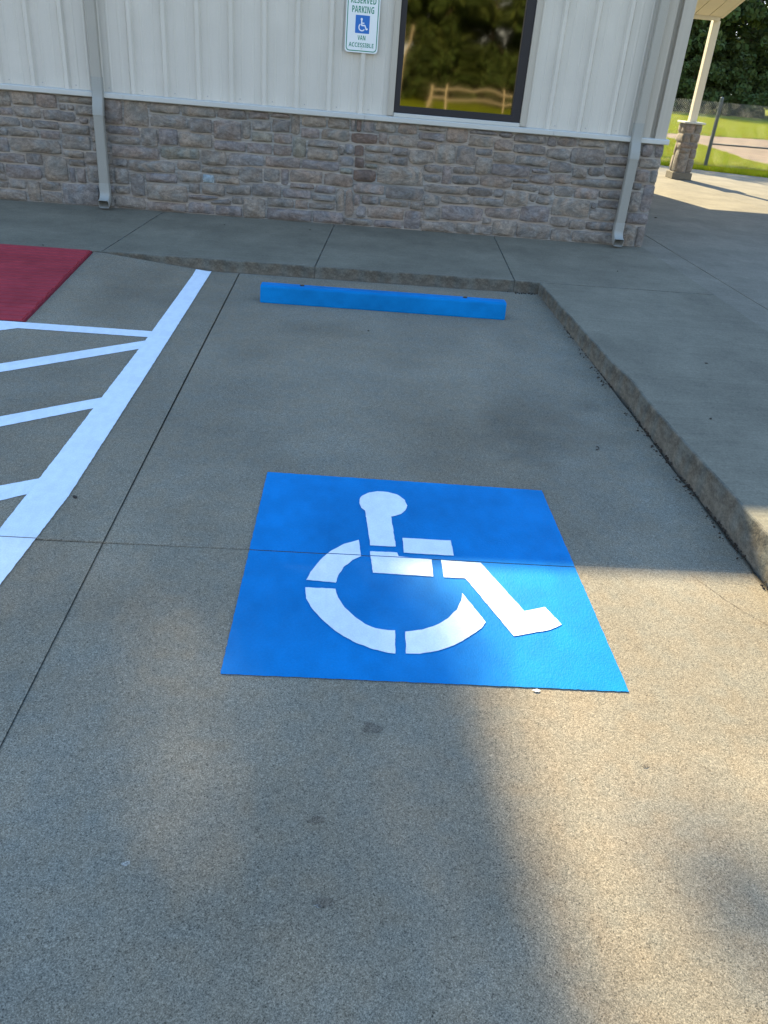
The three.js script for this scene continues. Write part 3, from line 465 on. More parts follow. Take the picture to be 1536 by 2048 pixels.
['d',775,481,814,466,902,466,939,481,943,506,939,531,898,543,822,540,775,532,772,506],
['r',88,315,157,312,236,313,315,312,387,314,387,357,387,399,322,405,236,411,146,408,83,400,71,357],
['d',409,288,499,288,588,289,683,285,771,287,778,323,790,362,780,400,693,405,588,404,480,408,401,399,398,361,401,323],
['g',794,381,862,369,1013,370,1164,369,1216,383,1215,412,1216,440,1159,453,1013,446,867,453,791,443,785,412],
['t',-86,127,-59,127,-32,127,-9,137,-7,199,-8,263,-9,326,-30,348,-60,345,-86,335,-91,271,-89,194],
['o',4,94,29,85,56,85,82,88,102,149,79,247,77,314,57,345,28,345,6,320,7,246,5,171],
['p',91,210,107,187,132,207,153,207,150,259,148,303,130,303,112,303,94,303,88,259],
['d',167,216,221,210,283,214,340,215,339,258,336,299,283,303,226,299,170,299,164,258],
['b',133,82,165,85,194,85,217,94,216,126,216,158,217,190,194,197,165,200,139,194,116,169,113,113],
['t',353,216,421,213,503,214,585,213,648,217,648,248,638,276,570,276,503,275,436,276,353,279,353,248],
['t',657,201,701,198,752,198,789,205,790,239,786,272,747,273,706,273,666,272,662,239],
['o',233,90,322,88,419,87,515,88,607,89,603,127,603,165,600,201,508,200,419,200,329,200,237,201,229,165,232,127],
['p',615,6,670,7,725,7,774,13,775,67,783,124,780,182,726,186,669,186,617,180,617,123,605,61],
['t',799,248,848,247,900,247,952,247,951,293,952,339,907,350,840,353,794,340,790,293],
['g',804,109,862,109,918,109,976,109,972,152,972,193,972,234,917,233,863,233,809,233,799,195,799,150],
['g',10,6,82,6,153,7,225,6,291,7,291,39,288,69,226,72,153,72,81,72,8,72,8,39],
['p',304,6,375,6,446,7,516,6,588,6,591,42,580,75,512,75,446,74,379,75,312,75,302,42],
['g',788,6,877,6,966,6,1055,6,1141,7,1141,51,1141,96,1077,108,966,95,878,96,789,96,788,51],
['o',949,857,989,841,1057,840,1125,841,1161,859,1165,897,1165,937,1155,972,1105,971,1057,972,1009,971,960,972,950,937,953,898],
['p',1174,934,1241,933,1316,933,1391,933,1455,935,1456,956,1421,972,1368,972,1316,972,1264,972,1211,972,1175,956],
['p',1469,935,1499,922,1569,922,1599,935,1602,956,1582,972,1550,971,1519,971,1486,972,1469,956],
['d',1616,902,1682,894,1781,895,1882,893,1942,903,1941,940,1919,972,1849,972,1781,971,1712,972,1643,972,1613,940],
['t',1174,825,1237,825,1299,823,1365,823,1419,827,1419,874,1419,921,1358,920,1299,920,1238,922,1180,921,1181,874],
['o',1433,813,1490,808,1557,808,1612,813,1615,854,1609,894,1562,908,1485,908,1436,895,1433,854],
['d',1626,804,1686,795,1788,796,1889,795,1948,804,1947,839,1945,873,1880,879,1788,879,1695,879,1624,874,1624,839],
['t',862,657,906,646,963,649,1020,646,1059,660,1059,710,1062,760,1059,808,1024,827,963,827,907,821,862,812,856,762,863,708],
['d',1074,657,1129,648,1196,646,1254,654,1257,707,1251,760,1252,812,1192,812,1127,827,1072,812,1076,759,1073,709],
['d',1264,753,1312,747,1376,747,1425,752,1426,780,1422,807,1375,812,1316,809,1267,807,1265,780],
['t',1273,584,1323,574,1381,582,1428,589,1429,635,1432,682,1428,727,1381,734,1327,731,1274,731,1271,684,1268,632],
['t',1442,704,1491,700,1549,697,1612,697,1653,705,1654,748,1657,792,1607,795,1549,794,1492,795,1439,793,1436,748],
['g',1664,698,1742,696,1829,694,1941,685,1995,698,1996,737,1970,771,1925,783,1829,782,1734,783,1667,776,1666,737],
['p',1441,587,1521,579,1633,580,1747,578,1824,587,1827,634,1827,682,1732,683,1633,686,1528,687,1444,681,1441,634],
['p',1840,634,1883,627,1962,627,2013,633,2002,650,1998,665,1964,674,1885,671,1843,665,1844,650],
['p',947,462,982,463,1017,460,1051,464,1043,525,1041,573,1041,620,1016,632,982,635,950,632,950,578,956,525],
['d',1055,573,1088,564,1157,565,1225,564,1264,572,1260,599,1258,625,1223,633,1157,635,1090,633,1058,624,1055,599],
['d',1057,484,1085,466,1193,469,1289,471,1327,485,1327,515,1327,546,1285,557,1193,551,1114,552,1057,547,1057,515],
['o',1336,478,1398,468,1498,468,1603,465,1654,480,1662,521,1657,563,1583,566,1498,569,1413,566,1331,566,1339,521],
['d',1667,535,1705,528,1783,528,1827,534,1822,546,1821,558,1789,567,1707,564,1669,558,1667,546],
['r',1835,547,1872,534,1957,531,2048,531,2086,545,2076,579,2076,609,2047,625,1957,614,1888,615,1841,609,1831,579],
['g',1661,460,1730,459,1800,457,1902,448,1930,462,1932,487,1933,512,1892,522,1800,516,1717,518,1670,512,1670,487],
['d',1226,380,1263,367,1354,373,1434,372,1479,381,1479,413,1476,445,1431,453,1354,453,1271,456,1226,447,1228,413],
['d',1493,385,1520,375,1564,375,1590,386,1593,416,1590,446,1563,456,1521,456,1490,448,1493,416],
['t',1606,319,1649,301,1729,297,1789,321,1848,321,1858,360,1848,401,1852,444,1793,446,1729,446,1667,444,1603,445,1604,402,1604,360],
['t',965,295,1002,281,1127,283,1252,282,1281,296,1281,319,1281,342,1242,354,1127,354,1013,354,965,344,964,319],
['g',1295,296,1336,283,1446,285,1548,285,1612,293,1594,326,1594,355,1533,360,1446,362,1359,360,1287,357,1295,326],
['p',986,132,1072,120,1197,121,1317,123,1401,134,1401,174,1413,215,1410,256,1323,268,1197,269,1067,270,977,258,986,214,986,173],
['r',1445,184,1518,180,1609,172,1712,174,1777,183,1779,223,1780,264,1741,286,1609,275,1503,273,1421,267,1424,223],
['p',1784,169,1855,163,1940,162,2021,165,2090,171,2091,218,2088,266,2087,312,2029,327,1940,327,1864,313,1799,309,1790,266,1793,219],
['g',1862,374,1878,358,1915,355,1927,376,1927,399,1933,427,1911,434,1880,434,1865,422,1861,399],
['g',1928,351,1976,339,2057,339,2092,356,2088,384,2092,412,2046,417,1987,417,1943,411,1939,384],
['g',1407,111,1444,112,1480,112,1511,114,1509,145,1503,171,1476,171,1448,171,1416,174,1418,145],
['t',1154,8,1211,7,1269,7,1323,9,1324,53,1330,101,1276,110,1206,108,1154,99,1153,53],
['g',1337,7,1397,7,1457,7,1515,8,1512,50,1512,91,1460,98,1388,107,1337,94,1336,50],
['t',1528,8,1587,7,1647,7,1707,7,1764,9,1764,56,1764,103,1776,158,1715,162,1647,162,1579,162,1526,153,1520,105,1529,56],
['g',1781,8,1864,6,1952,6,2041,6,2124,8,2124,53,2124,97,2121,141,2048,149,1952,149,1857,149,1778,143,1777,98,1777,52],
['p',1951,886,1979,880,2014,877,2047,881,2038,932,2034,971,2009,971,1983,971,1958,971,1954,932],
['r',2051,900,2103,885,2188,891,2241,901,2241,938,2231,971,2176,972,2120,972,2065,971,2050,938],
['t',2261,903,2328,904,2394,904,2460,903,2529,902,2536,939,2511,972,2452,972,2394,971,2335,972,2276,972,2255,939],
['g',2549,860,2585,847,2636,847,2670,862,2670,899,2670,936,2668,972,2630,972,2591,972,2553,972,2546,938,2546,898],
['d',2686,862,2726,850,2788,850,2853,846,2889,862,2889,900,2889,937,2884,971,2836,972,2788,971,2740,972,2693,971,2683,938,2683,899],
['g',1964,783,2006,775,2074,765,2156,765,2188,782,2191,820,2188,858,2149,870,2074,869,2010,863,1964,857,1961,820],
['d',2206,750,2276,739,2373,739,2466,742,2551,746,2547,796,2541,844,2531,887,2455,890,2373,887,2290,891,2214,887,2201,845,2201,796],
['d',2558,772,2599,758,2729,759,2856,759,2890,774,2892,800,2890,825,2844,837,2729,837,2624,834,2561,827,2558,800],
['d',2011,659,2042,640,2126,651,2194,651,2242,659,2241,701,2226,738,2187,746,2126,755,2055,753,2010,744,2009,701],
['g',2258,616,2305,616,2351,616,2398,616,2400,649,2397,683,2394,714,2356,726,2300,726,2254,719,2254,684,2251,648],
['d',2408,655,2444,637,2524,637,2562,655,2559,688,2556,718,2514,725,2454,725,2408,720,2407,688],
['d',2569,663,2603,643,2729,643,2854,643,2883,664,2884,698,2883,732,2839,746,2729,746,2624,744,2558,736,2570,698],
['o',2090,559,2132,545,2200,547,2238,561,2242,596,2242,633,2196,639,2137,639,2081,637,2089,596],
['g',2255,555,2360,546,2565,538,2771,546,2875,555,2874,582,2875,608,2771,617,2565,624,2413,608,2317,603,2254,582],
['g',1939,433,1991,432,2047,430,2085,439,2085,472,2085,504,2050,519,1986,519,1946,507,1943,472],
['g',2099,442,2132,430,2196,429,2259,430,2292,442,2293,481,2292,520,2256,529,2196,530,2135,530,2087,525,2099,481],
['r',2303,428,2363,426,2427,427,2491,426,2553,427,2547,474,2566,525,2504,531,2427,527,2350,531,2306,519,2306,474],
['d',2561,451,2609,441,2716,441,2824,441,2872,451,2869,479,2869,506,2828,519,2716,521,2605,519,2563,506,2564,479],
['t',2102,247,2200,247,2298,246,2407,238,2491,249,2490,303,2492,357,2493,412,2398,414,2298,413,2196,417,2105,411,2105,357,2102,302],
['d',2504,342,2521,340,2541,337,2560,340,2553,366,2553,386,2543,399,2518,399,2506,388,2504,366],
['d',2567,357,2620,347,2720,348,2824,345,2872,357,2871,389,2872,420,2816,429,2720,428,2631,426,2561,422,2567,389],
['g',2501,241,2575,231,2695,232,2822,228,2883,242,2886,283,2886,324,2811,333,2695,332,2579,333,2507,323,2503,283],
['g',2116,153,2166,138,2254,136,2305,152,2304,192,2306,234,2241,234,2177,234,2112,234,2102,192],
['g',2312,126,2366,123,2423,127,2475,129,2472,172,2472,214,2428,225,2363,225,2317,215,2318,172],
['d',2485,139,2560,132,2673,132,2786,132,2859,140,2856,174,2856,207,2791,217,2673,218,2559,216,2488,208,2485,174],
['g',2138,7,2191,6,2246,7,2300,6,2349,9,2350,42,2350,76,2349,109,2306,117,2246,122,2179,123,2141,110,2138,76,2138,42],
['g',2363,6,2482,6,2601,7,2720,6,2840,6,2847,41,2847,77,2844,112,2734,117,2601,116,2475,114,2363,111,2363,76,2363,41],
['p',2902,862,2941,855,2987,855,3018,869,3024,901,3021,937,3019,971,2982,971,2946,971,2909,971,2900,940,2903,900],
['p',3037,873,3060,856,3097,859,3120,873,3120,906,3120,939,3119,971,3092,971,3065,971,3038,971,3032,941,3035,905],
['t',2899,760,2942,751,3012,751,3074,757,3121,762,3120,800,3121,838,3077,845,3012,842,2951,843,2896,840,2906,800],
['r',2893,626,2942,625,2995,618,3033,631,3036,663,3033,697,3033,729,2994,741,2939,741,2897,732,2897,697,2897,663],
['g',3048,630,3070,621,3100,620,3121,632,3120,665,3120,697,3121,730,3099,741,3070,741,3044,738,3047,698,3050,665],
['d',2887,551,2912,546,2945,546,2976,547,2982,580,2974,612,2944,612,2914,612,2885,611,2887,580],
['g',2882,340,2921,340,2961,340,2998,343,2995,408,2995,467,2995,526,2960,534,2921,534,2881,536,2884,468,2884,406],
['p',3007,358,3043,343,3086,346,3121,362,3121,440,3121,518,3121,596,3085,606,3045,606,3003,608,3008,519,3008,439],
['p',2887,222,2949,222,3011,225,3076,219,3120,228,3120,275,3120,322,3077,332,3011,330,2951,326,2900,323,2899,275],
['t',2867,6,2921,6,2974,6,3022,13,3021,77,3021,139,3028,210,2974,210,2921,210,2870,206,2872,140,2860,71],
['d',3034,7,3064,7,3094,7,3121,15,3121,74,3121,132,3121,191,3096,206,3063,206,3034,199,3035,135,3035,71]];

// ------------------------------------------------------------------ the building
const RIB0 = -2.945, PITCH = 0.3048;
const bld = thing('metal_building', 'pale ribbed metal building with a grey stone base and dark window', 'building', [0, 0, 0]);
{
  const core = std(rgb(0.4, 0.39, 0.36), 0.8);
  mesh('wall_core', merge([box(-14, 3.085, -0.05, 3.42, -3.6, -0.06), box(-14, 4.27, -0.05, 3.40, -7.62, -3.61)]), core, bld);
  // ribbed wall sheets, three ribs each
  const ribs = (x) => { const k = Math.round((x - RIB0) / PITCH), d = Math.abs(x - RIB0 - k * PITCH); return d; };
  function panel(x0, x1, y0, y1) {
    const xs = new Set([x0, x1]);
    for (let k = -20; k < 30; k++) { const c = RIB0 + k * PITCH; for (const d of [-0.034, -0.016, 0.016, 0.034]) xs.add(c + d); for (const m of [-0.052, 0.052]) for (const d of [-0.014, -0.005, 0.005, 0.014]) xs.add(c + PITCH / 2 + m + d); }
    const l = [...xs].filter((x) => x >= x0 && x <= x1).sort((a, b) => a - b), P = [], UV = [], I = [];
    const zof = (x) => { const d = ribs(x); if (d < 0.0345) return 0.032 * clamp((0.0345 - d) / 0.018); const e = Math.abs(Math.abs(((x - RIB0) / PITCH - Math.floor((x - RIB0) / PITCH)) * PITCH - PITCH / 2) - 0.052); return e < 0.0145 ? 0.0042 * clamp((0.0145 - e) / 0.009) : 0; };
    for (let i = 0; i < l.length - 1; i++) { const k = P.length / 3; for (const x of [l[i], l[i + 1]]) for (const y of [y0, y1]) { P.push(x, y, zof(x) - 0.001 * (y1 > 2.4 && y0 > 2 ? 1 : 0)); UV.push(x, y); } I.push(k, k + 2, k + 1, k + 1, k + 2, k + 3); }
    mesh('siding_panel', geo(P, I, UV), M.siding, bld);
  }
  const cut = []; for (let k = -12; k <= 24; k += 3) cut.push(RIB0 + k * PITCH + 0.014 + (k === -12 ? 0 : 0));
  for (let i = 0; i < cut.length - 1; i++) {
    const a = cut[i], b = Math.min(cut[i + 1], 2.87); if (a >= 2.87) break;
    const parts = []; if (b <= 0.366 || a >= 1.71) parts.push([a, b]); else { if (a < 0.366) parts.push([a, 0.366]); if (b > 1.71) parts.push([1.71, b]); panel(Math.max(a, 0.366), Math.min(b, 1.71), 2.44, 3.4); }
    for (const [p, q] of parts) panel(p, q, 1.012, 3.4);
  }
  // sheet-metal screws along the foot of the siding
  const heads = []; for (let k = -7; k < 19; k++) { const x = RIB0 + k * PITCH + 0.075; if (x > -4.9 && x < 2.8 && (x < 0.36 || x > 1.72)) { const g = new THREE.SphereGeometry(0.0055, 6, 4); g.scale(1, 1, 0.6); g.translate(x, 1.062, 0.001); heads.push(g); } }
  const sc = mesh('screws', merge(heads), M.screw, bld); sc.userData.kind = 'stuff';
  // ledge trim on the stone, in lengths
  const c = [-14, -2.117, 0.15, 1.99, 3.146];
  for (let i = 0; i < 4; i++) { const s = new THREE.Shape([[0, 0.979], [0.078, 0.979], [0.082, 0.984], [0.082, 1.018], [0.074, 1.024], [0.0, 1.030]].map(([a, b]) => new THREE.Vector2(a, b))); const g = new THREE.ExtrudeGeometry(s, { depth: c[i + 1] - c[i] - 0.003, bevelEnabled: false }); g.rotateY(-Math.PI / 2); g.scale(1, 1, 1); g.translate(c[i + 1] - 0.0015, 0, 0); mesh('ledge_trim', g, M.trim, bld); }
  // corner: J trim, groove, wide corner band
  mesh('corner_trim', merge([box(2.868, 2.957, 1.012, 3.4, -0.02, 0.034, 0.004), box(3.003, 3.117, 1.012, 3.4, -0.12, 0.046, 0.005)]), M.tan, bld);
  mesh('corner_groove', box(2.955, 3.005, 1.012, 3.4, -0.05, -0.012), M.tan, bld);
  mesh('soffit', box(-14.2, 3.3, 3.4, 3.425, -0.06, 0.2), M.trim, bld);
  const gut = new THREE.Shape([[0.06, 3.36], [0.16, 3.36], [0.165, 3.40], [0.19, 3.46], [0.19, 3.49], [0.175, 3.49], [0.172, 3.46], [0.15, 3.41], [0.148, 3.372], [0.072, 3.372], [0.072, 3.49], [0.06, 3.49]].map(([a, b]) => new THREE.Vector2(a, b)));
  const gg = new THREE.ExtrudeGeometry(gut, { depth: 17.4, bevelEnabled: false }); gg.rotateY(-Math.PI / 2); gg.translate(3.25, 0, 0); mesh('gutter', gg, M.spout, bld);
  const rf = new THREE.Shape([[0.1, 3.47], [-3.8, 3.8], [-7.8, 3.47], [-7.8, 3.425], [0.1, 3.425]].map(([a, b]) => new THREE.Vector2(a, b)));
  const rg = new THREE.ExtrudeGeometry(rf, { depth: 17.4, bevelEnabled: false }); rg.rotateY(-Math.PI / 2); rg.translate(3.2, 0, 0); mesh('roof', rg, M.roof, bld);
  mesh('wing_roof', box(3.21, 4.31, 3.41, 3.47, -7.66, -3.55), M.roof, bld);
  // window
  const w = mesh('window', (() => { const s = new THREE.Shape([[0.424, 1.062], [1.651, 1.062], [1.651, 2.39], [0.424, 2.39]].map(([a, b]) => new THREE.Vector2(a, b))); s.holes.push(new THREE.Path([[0.478, 1.121], [0.478, 2.33], [1.563, 2.33], [1.563, 1.121]].map(([a, b]) => new THREE.Vector2(a, b)))); const g = new THREE.ExtrudeGeometry(s, { depth: 0.05, bevelEnabled: true, bevelThickness: 0.003, bevelSize: 0.003, bevelOffset: -0.003, bevelSegments: 1 }); g.translate(0, 0, -0.03); return g; })(), M.bronze, bld);
  w.userData.label = 'dark bronze framed window with mirrored amber glass';
  const pg = new THREE.PlaneGeometry(1.09, 1.215, 1, 1); const u = pg.attributes.uv; for (let i = 0; i < u.count; i++) u.setXY(i, u.getX(i) * 1.09, u.getY(i) * 1.215); pg.translate(1.0205, 1.7255, -0.012); mesh('pane', pg, M.glass, w);
  mesh('window_trim', merge([box(0.364, 0.422, 1.032, 2.44, -0.02, 0.036, 0.004), box(1.653, 1.712, 1.032, 2.44, -0.02, 0.036, 0.004), box(0.424, 1.651, 2.392, 2.44, -0.02, 0.036, 0.004)]), M.tan, w);
  mesh('window_sill', box(0.424, 1.651, 1.026, 1.06, -0.03, 0.05, 0.005), M.trim, w);
  // stone base: mortar bed and every stone laid in it
  const bed = mesh('stone_base', merge([box(-14, 3.112, -0.05, 0.978, -0.05, 0.034), box(3.06, 3.114, -0.05, 0.978, -3.4, -0.051)]), M.mortar, bld);
  const tones = { t: [0.33, 0.27, 0.20], g: [0.29, 0.25, 0.20], r: [0.31, 0.24, 0.19], p: [0.275, 0.23, 0.205], d: [0.235, 0.20, 0.165], b: [0.275, 0.255, 0.235], e: [0.285, 0.265, 0.19], c: [0.38, 0.45, 0.46], o: [0.335, 0.245, 0.175], m: [0.215, 0.155, 0.12] }, mats = {};
  const stoneMat = (k) => { const v = Math.floor(rnd() * 3), key = k + v; if (!mats[key]) { const s = [0.93, 1, 1.07][v]; mats[key] = std(rgb(...tones[k].map((q, i) => (q * s * ('cm'.includes(k) ? 1 : 0.62) + ('cm'.includes(k) ? 0 : [0.295, 0.262, 0.222][i] * 0.38)) * [1.28, 1.31, 1.34][i])), 0.93, { map: stoneMap, bumpMap: stoneBump, bumpScale: 0.006 }); } return mats[key]; };
  makeStone = (pts, k, parent, z0 = 0.030, turn) => {        // an uneven, pillowed stone from its outline
    const n = pts.length, P = [], UV = [], I = [], ou = rnd() * 5, ov = rnd() * 5, d = rr(0.017, 0.027), tx = rr(-0.01, 0.01), ty = rr(-0.012, 0.012);
    let cx = 0, cy = 0, x0 = 1e9, x1 = -1e9, y0 = 1e9, y1 = -1e9; for (const [x, y] of pts) { cx += x / n; cy += y / n; x0 = Math.min(x0, x); x1 = Math.max(x1, x); y0 = Math.min(y0, y); y1 = Math.max(y1, y); }
    const W = x1 - x0, H = y1 - y0, ix = Math.min(0.0065, W * 0.09), iy = Math.min(0.006, H * 0.1);
    const soft = pts.map(([x, y], i) => { const a = pts[(i + n - 1) % n], b = pts[(i + 1) % n], t = 0.10; return [x * (1 - t) + (a[0] + b[0]) / 2 * t + rr(-0.0022, 0.0022), y * (1 - t) + (a[1] + b[1]) / 2 * t + rr(-0.0022, 0.0022)]; });
    soft.forEach(([x, y]) => { P.push(x, y, z0); UV.push(x + ou, y + ov); });
    soft.forEach(([x, y]) => { const u = (x - cx) / W, v = (y - cy) / H, qx = x - 2 * ix * u, qy = y - 2 * iy * v; P.push(qx, qy, z0 + d + u * tx + v * ty + rr(-0.003, 0.002)); UV.push(qx + ou, qy + ov); });
    P.push(cx + rr(-0.2, 0.2) * W, cy + rr(-0.2, 0.2) * H, z0 + d + rr(0.001, 0.008)); UV.push(cx + ou, cy + ov);
    for (let i = 0; i < n; i++) { const j = (i + 1) % n; I.push(i, j, n + i, n + i, j, n + j, n + i, n + j, 2 * n); }
    const g = geo(P, I, UV); if (turn) turn(g); return mesh('stone', g, stoneMat(k), parent);
  };
  makeBlock = (x0, y0, x1, y1, k, parent, z0, turn) => { const w = x1 - x0, h = y1 - y0, l = []; for (const [u, v] of [[0.03, 0.02], [0.35, 0], [0.7, 0.01], [0.98, 0.03], [1, 0.35], [1, 0.7], [0.97, 0.98], [0.65, 1], [0.3, 1], [0.02, 0.97], [0, 0.65], [0, 0.3]]) l.push([x0 + w * u + rr(-0.004, 0.004), y0 + h * v + rr(-0.004, 0.004)]); return makeStone(l, k, parent, z0, turn); };
  for (const [k, ...f] of STONES) { const l = []; for (let i = 0; i < f.length; i += 2) l.push([f[i] / 1000, f[i + 1] / 1000]); const q = makeStone(l, k, bed); if (k === 'c') q.userData.label = 'small pale blue stone in the grey stone base'; }
  for (let y = 0.01, row = 0; y < 0.93; row++) { const h = row > 6 ? 0.978 - y : rr(0.09, 0.16); let xs0 = -3.0; for (const [, ...f] of STONES) { let a = 1e9, lo = 1e9, hi = -1e9; for (let i = 0; i < f.length; i += 2) { a = Math.min(a, f[i] / 1000); lo = Math.min(lo, f[i + 1] / 1000); hi = Math.max(hi, f[i + 1] / 1000); } if (hi > y + 0.01 && lo < y + h - 0.02) xs0 = Math.min(xs0, a); } for (let x = xs0; x > -4.75;) { const w2 = rr(0.16, 0.36); makeBlock(x - w2, y, x - 0.012, Math.min(0.977, y + h - 0.012), 'tgrpd'[Math.floor(rnd() * 5)], bed, 0.030); x -= w2; } y += h; }
}

// ------------------------------------------------------------------ downspouts
function sweep(path, w, d, hollow) {                        // rounded rectangular tube along a path in the y-z plane
  const r = 0.012, ring = []; for (const [sx, sy, a0] of [[1, 1, 0], [-1, 1, 1], [-1, -1, 2], [1, -1, 3]]) for (let k = 0; k <= 2; k++) { const a = (a0 + k / 2) * Math.PI / 2; ring.push([sx * (w / 2 - r) + Math.cos(a) * r, sy * (d / 2 - r) + Math.sin(a) * r]); }
  const n = ring.length, P = [], UV = [], I = []; let len = 0;
  const layer = (i, s) => { const p = path[i], q = path[Math.max(0, i - 1)], t = path[Math.min(path.length - 1, i + 1)]; let ty = t[0] - q[0], tz = t[1] - q[1]; const L2 = Math.hypot(ty, tz); ty /= L2; tz /= L2; const ny = tz, nz = -ty; ring.forEach(([a, b], k) => { P.push(a * s, p[0] + ny * b * s, p[1] + nz * b * s); UV.push(k * 0.03, len); }); };
  path.forEach((p, i) => { if (i) len += Math.hypot(p[0] - path[i - 1][0], p[1] - path[i - 1][1]); layer(i, 1); });
  let m = path.length; if (hollow) { layer(m - 1, 0.95); for (let i = m - 2; i >= Math.max(0, m - 9); i--) layer(i, 0.95); }
  const rows = P.length / 3 / n; for (let j = 0; j < rows - 1; j++) for (let k = 0; k < n; k++) { const a = j * n + k, b = j * n + (k + 1) % n; I.push(a, b, a + n, a + n, b, b + n); }
  const g = geo(P, I, UV); return g;
}
M.spout.side = M.spoutPale.side = M.spoutTop.side = THREE.DoubleSide;
const arc = (y0, z0, a0, a1, r, n) => { const o = []; for (let i = 0; i <= n; i++) { const a = a0 + (a1 - a0) * i / n; o.push([y0 + r * (Math.cos(a) - Math.cos(a0)) , z0 + r * (Math.sin(a) - Math.sin(a0))]); } return o; };
function downspout(x, label) {
  const t = thing('downspout', label, 'downspout', [x, 0, 0], 'downspouts on the front wall');
  mesh('upper_pipe', sweep([[3.37, 0.078], [2.5, 0.078], [1.125, 0.078]], 0.088, 0.066), M.spoutTop, t);
  mesh('offset_elbow', sweep([[1.15, 0.079], [1.06, 0.079], [1.0, 0.083], [0.955, 0.096], [0.91, 0.112], [0.875, 0.122], [0.83, 0.126]], 0.098, 0.076), M.spoutPale, t);
  mesh('lower_pipe', sweep([[0.845, 0.125], [0.5, 0.125], [0.215, 0.125]], 0.092, 0.07), M.spout, t);
  const e = [[0.24, 0.125], [0.165, 0.125]]; for (let i = 1; i <= 8; i++) { const a = i / 8 * 1.28; e.push([0.165 - 0.105 * Math.sin(a), 0.125 + 0.105 * (1 - Math.cos(a))]); } const l = e[e.length - 1]; e.push([l[0] - 0.009, l[1] + 0.03]);
  mesh('outlet_elbow', sweep(e, 0.098, 0.075, true), M.spoutPale, t);
  return t;
}
downspout(-2.345, 'left downspout, pale square pipe bent over the stone base near the red ramp');
downspout(2.805, 'right downspout beside the building corner, square pipe with an open outlet elbow');

// ------------------------------------------------------------------ parking sign
{
  const t = thing('parking_sign', 'white reserved parking sign with green letters and a blue wheelchair square', 'sign', [0.079, 1.531, 0.036]);
  const S = 4, cw = 304.8 * S, ch = 457 * S, c = document.createElement('canvas'); c.width = Math.round(cw); c.height = Math.round(ch);
  const x = c.getContext('2d'); x.scale(S, S); const green = '#2a8a6c';
  x.fillStyle = '#eef2f0'; x.fillRect(0, 0, 305, 457);
  const rrect = (a, b, w, h, r) => { x.beginPath(); x.moveTo(a + r, b); x.arcTo(a + w, b, a + w, b + h, r); x.arcTo(a + w, b + h, a, b + h, r); x.arcTo(a, b + h, a, b, r); x.arcTo(a, b, a + w, b, r); x.closePath(); };
  x.strokeStyle = green; x.lineWidth = 8; rrect(14, 14, 276.8, 429, 28); x.stroke();
  const word = (s, y, h, w) => { x.save(); x.font = `bold ${h / 0.72}px sans-serif`; x.textAlign = 'center'; x.textBaseline = 'alphabetic'; const m = x.measureText(s).width; x.translate(152.4, y); x.scale(w / m, 1); x.fillStyle = green; x.fillText(s, 0, 0); x.restore(); };
  word('RESERVED', 72, 50, 236); word('PARKING', 143, 52, 208); word('VAN', 356, 37, 76); word('ACCESSIBLE', 413, 35, 232);
  x.fillStyle = '#3576c4'; rrect(88, 161, 130, 142, 5); x.fill();
  x.strokeStyle = '#f2f5f8'; x.lineCap = 'butt'; x.lineJoin = 'round'; x.lineWidth = 11; x.fillStyle = '#f2f5f8';
  x.beginPath(); x.arc(144, 192, 10, 0, 7); x.fill();
  x.beginPath(); x.moveTo(144, 200); x.lineTo(147, 240); x.lineTo(176, 240); x.lineTo(190, 270); x.lineTo(203, 265); x.stroke();
  x.lineWidth = 8; x.beginPath(); x.moveTo(147, 222); x.lineTo(170, 222); x.stroke();
  x.lineWidth = 9; x.beginPath(); x.arc(149, 255, 27, -2.1, 0.55, true); x.stroke();
  const ct = new THREE.CanvasTexture(c); ct.colorSpace = THREE.SRGBColorSpace; ct.magFilter = THREE.LinearFilter;
  const s = new THREE.Shape(), w = 0.1524, h = 0.457, r = 0.038; s.moveTo(-w + r, 0); s.lineTo(w - r, 0); s.quadraticCurveTo(w, 0, w, r); s.lineTo(w, h - r); s.quadraticCurveTo(w, h, w - r, h); s.lineTo(-w + r, h); s.quadraticCurveTo(-w, h, -w, h - r); s.lineTo(-w, r); s.quadraticCurveTo(-w, 0, -w + r, 0);
  const alu = std(rgb(0.6, 0.61, 0.6), 0.4, { metalness: 0.6 });
  mesh('plate', new THREE.ExtrudeGeometry(s, { depth: 0.002, bevelEnabled: false, curveSegments: 6 }), alu, t);
  const f = new THREE.ShapeGeometry(s, 6), u = f.attributes.uv, p = f.attributes.position; for (let i = 0; i < u.count; i++) u.setXY(i, (p.getX(i) + w) / (2 * w), p.getY(i) / h); f.translate(0, 0, 0.0032);
  mesh('sign_face', f, std(rgb(0.86, 0.86, 0.86), 0.4, { map: ct }), t);
  for (const y of [0.036, 0.425]) { const b = new THREE.CylinderGeometry(0.007, 0.007, 0.006, 6); b.rotateX(Math.PI / 2); b.translate(0.004, y, 0.006); mesh('bolt', b, alu, t); }
}

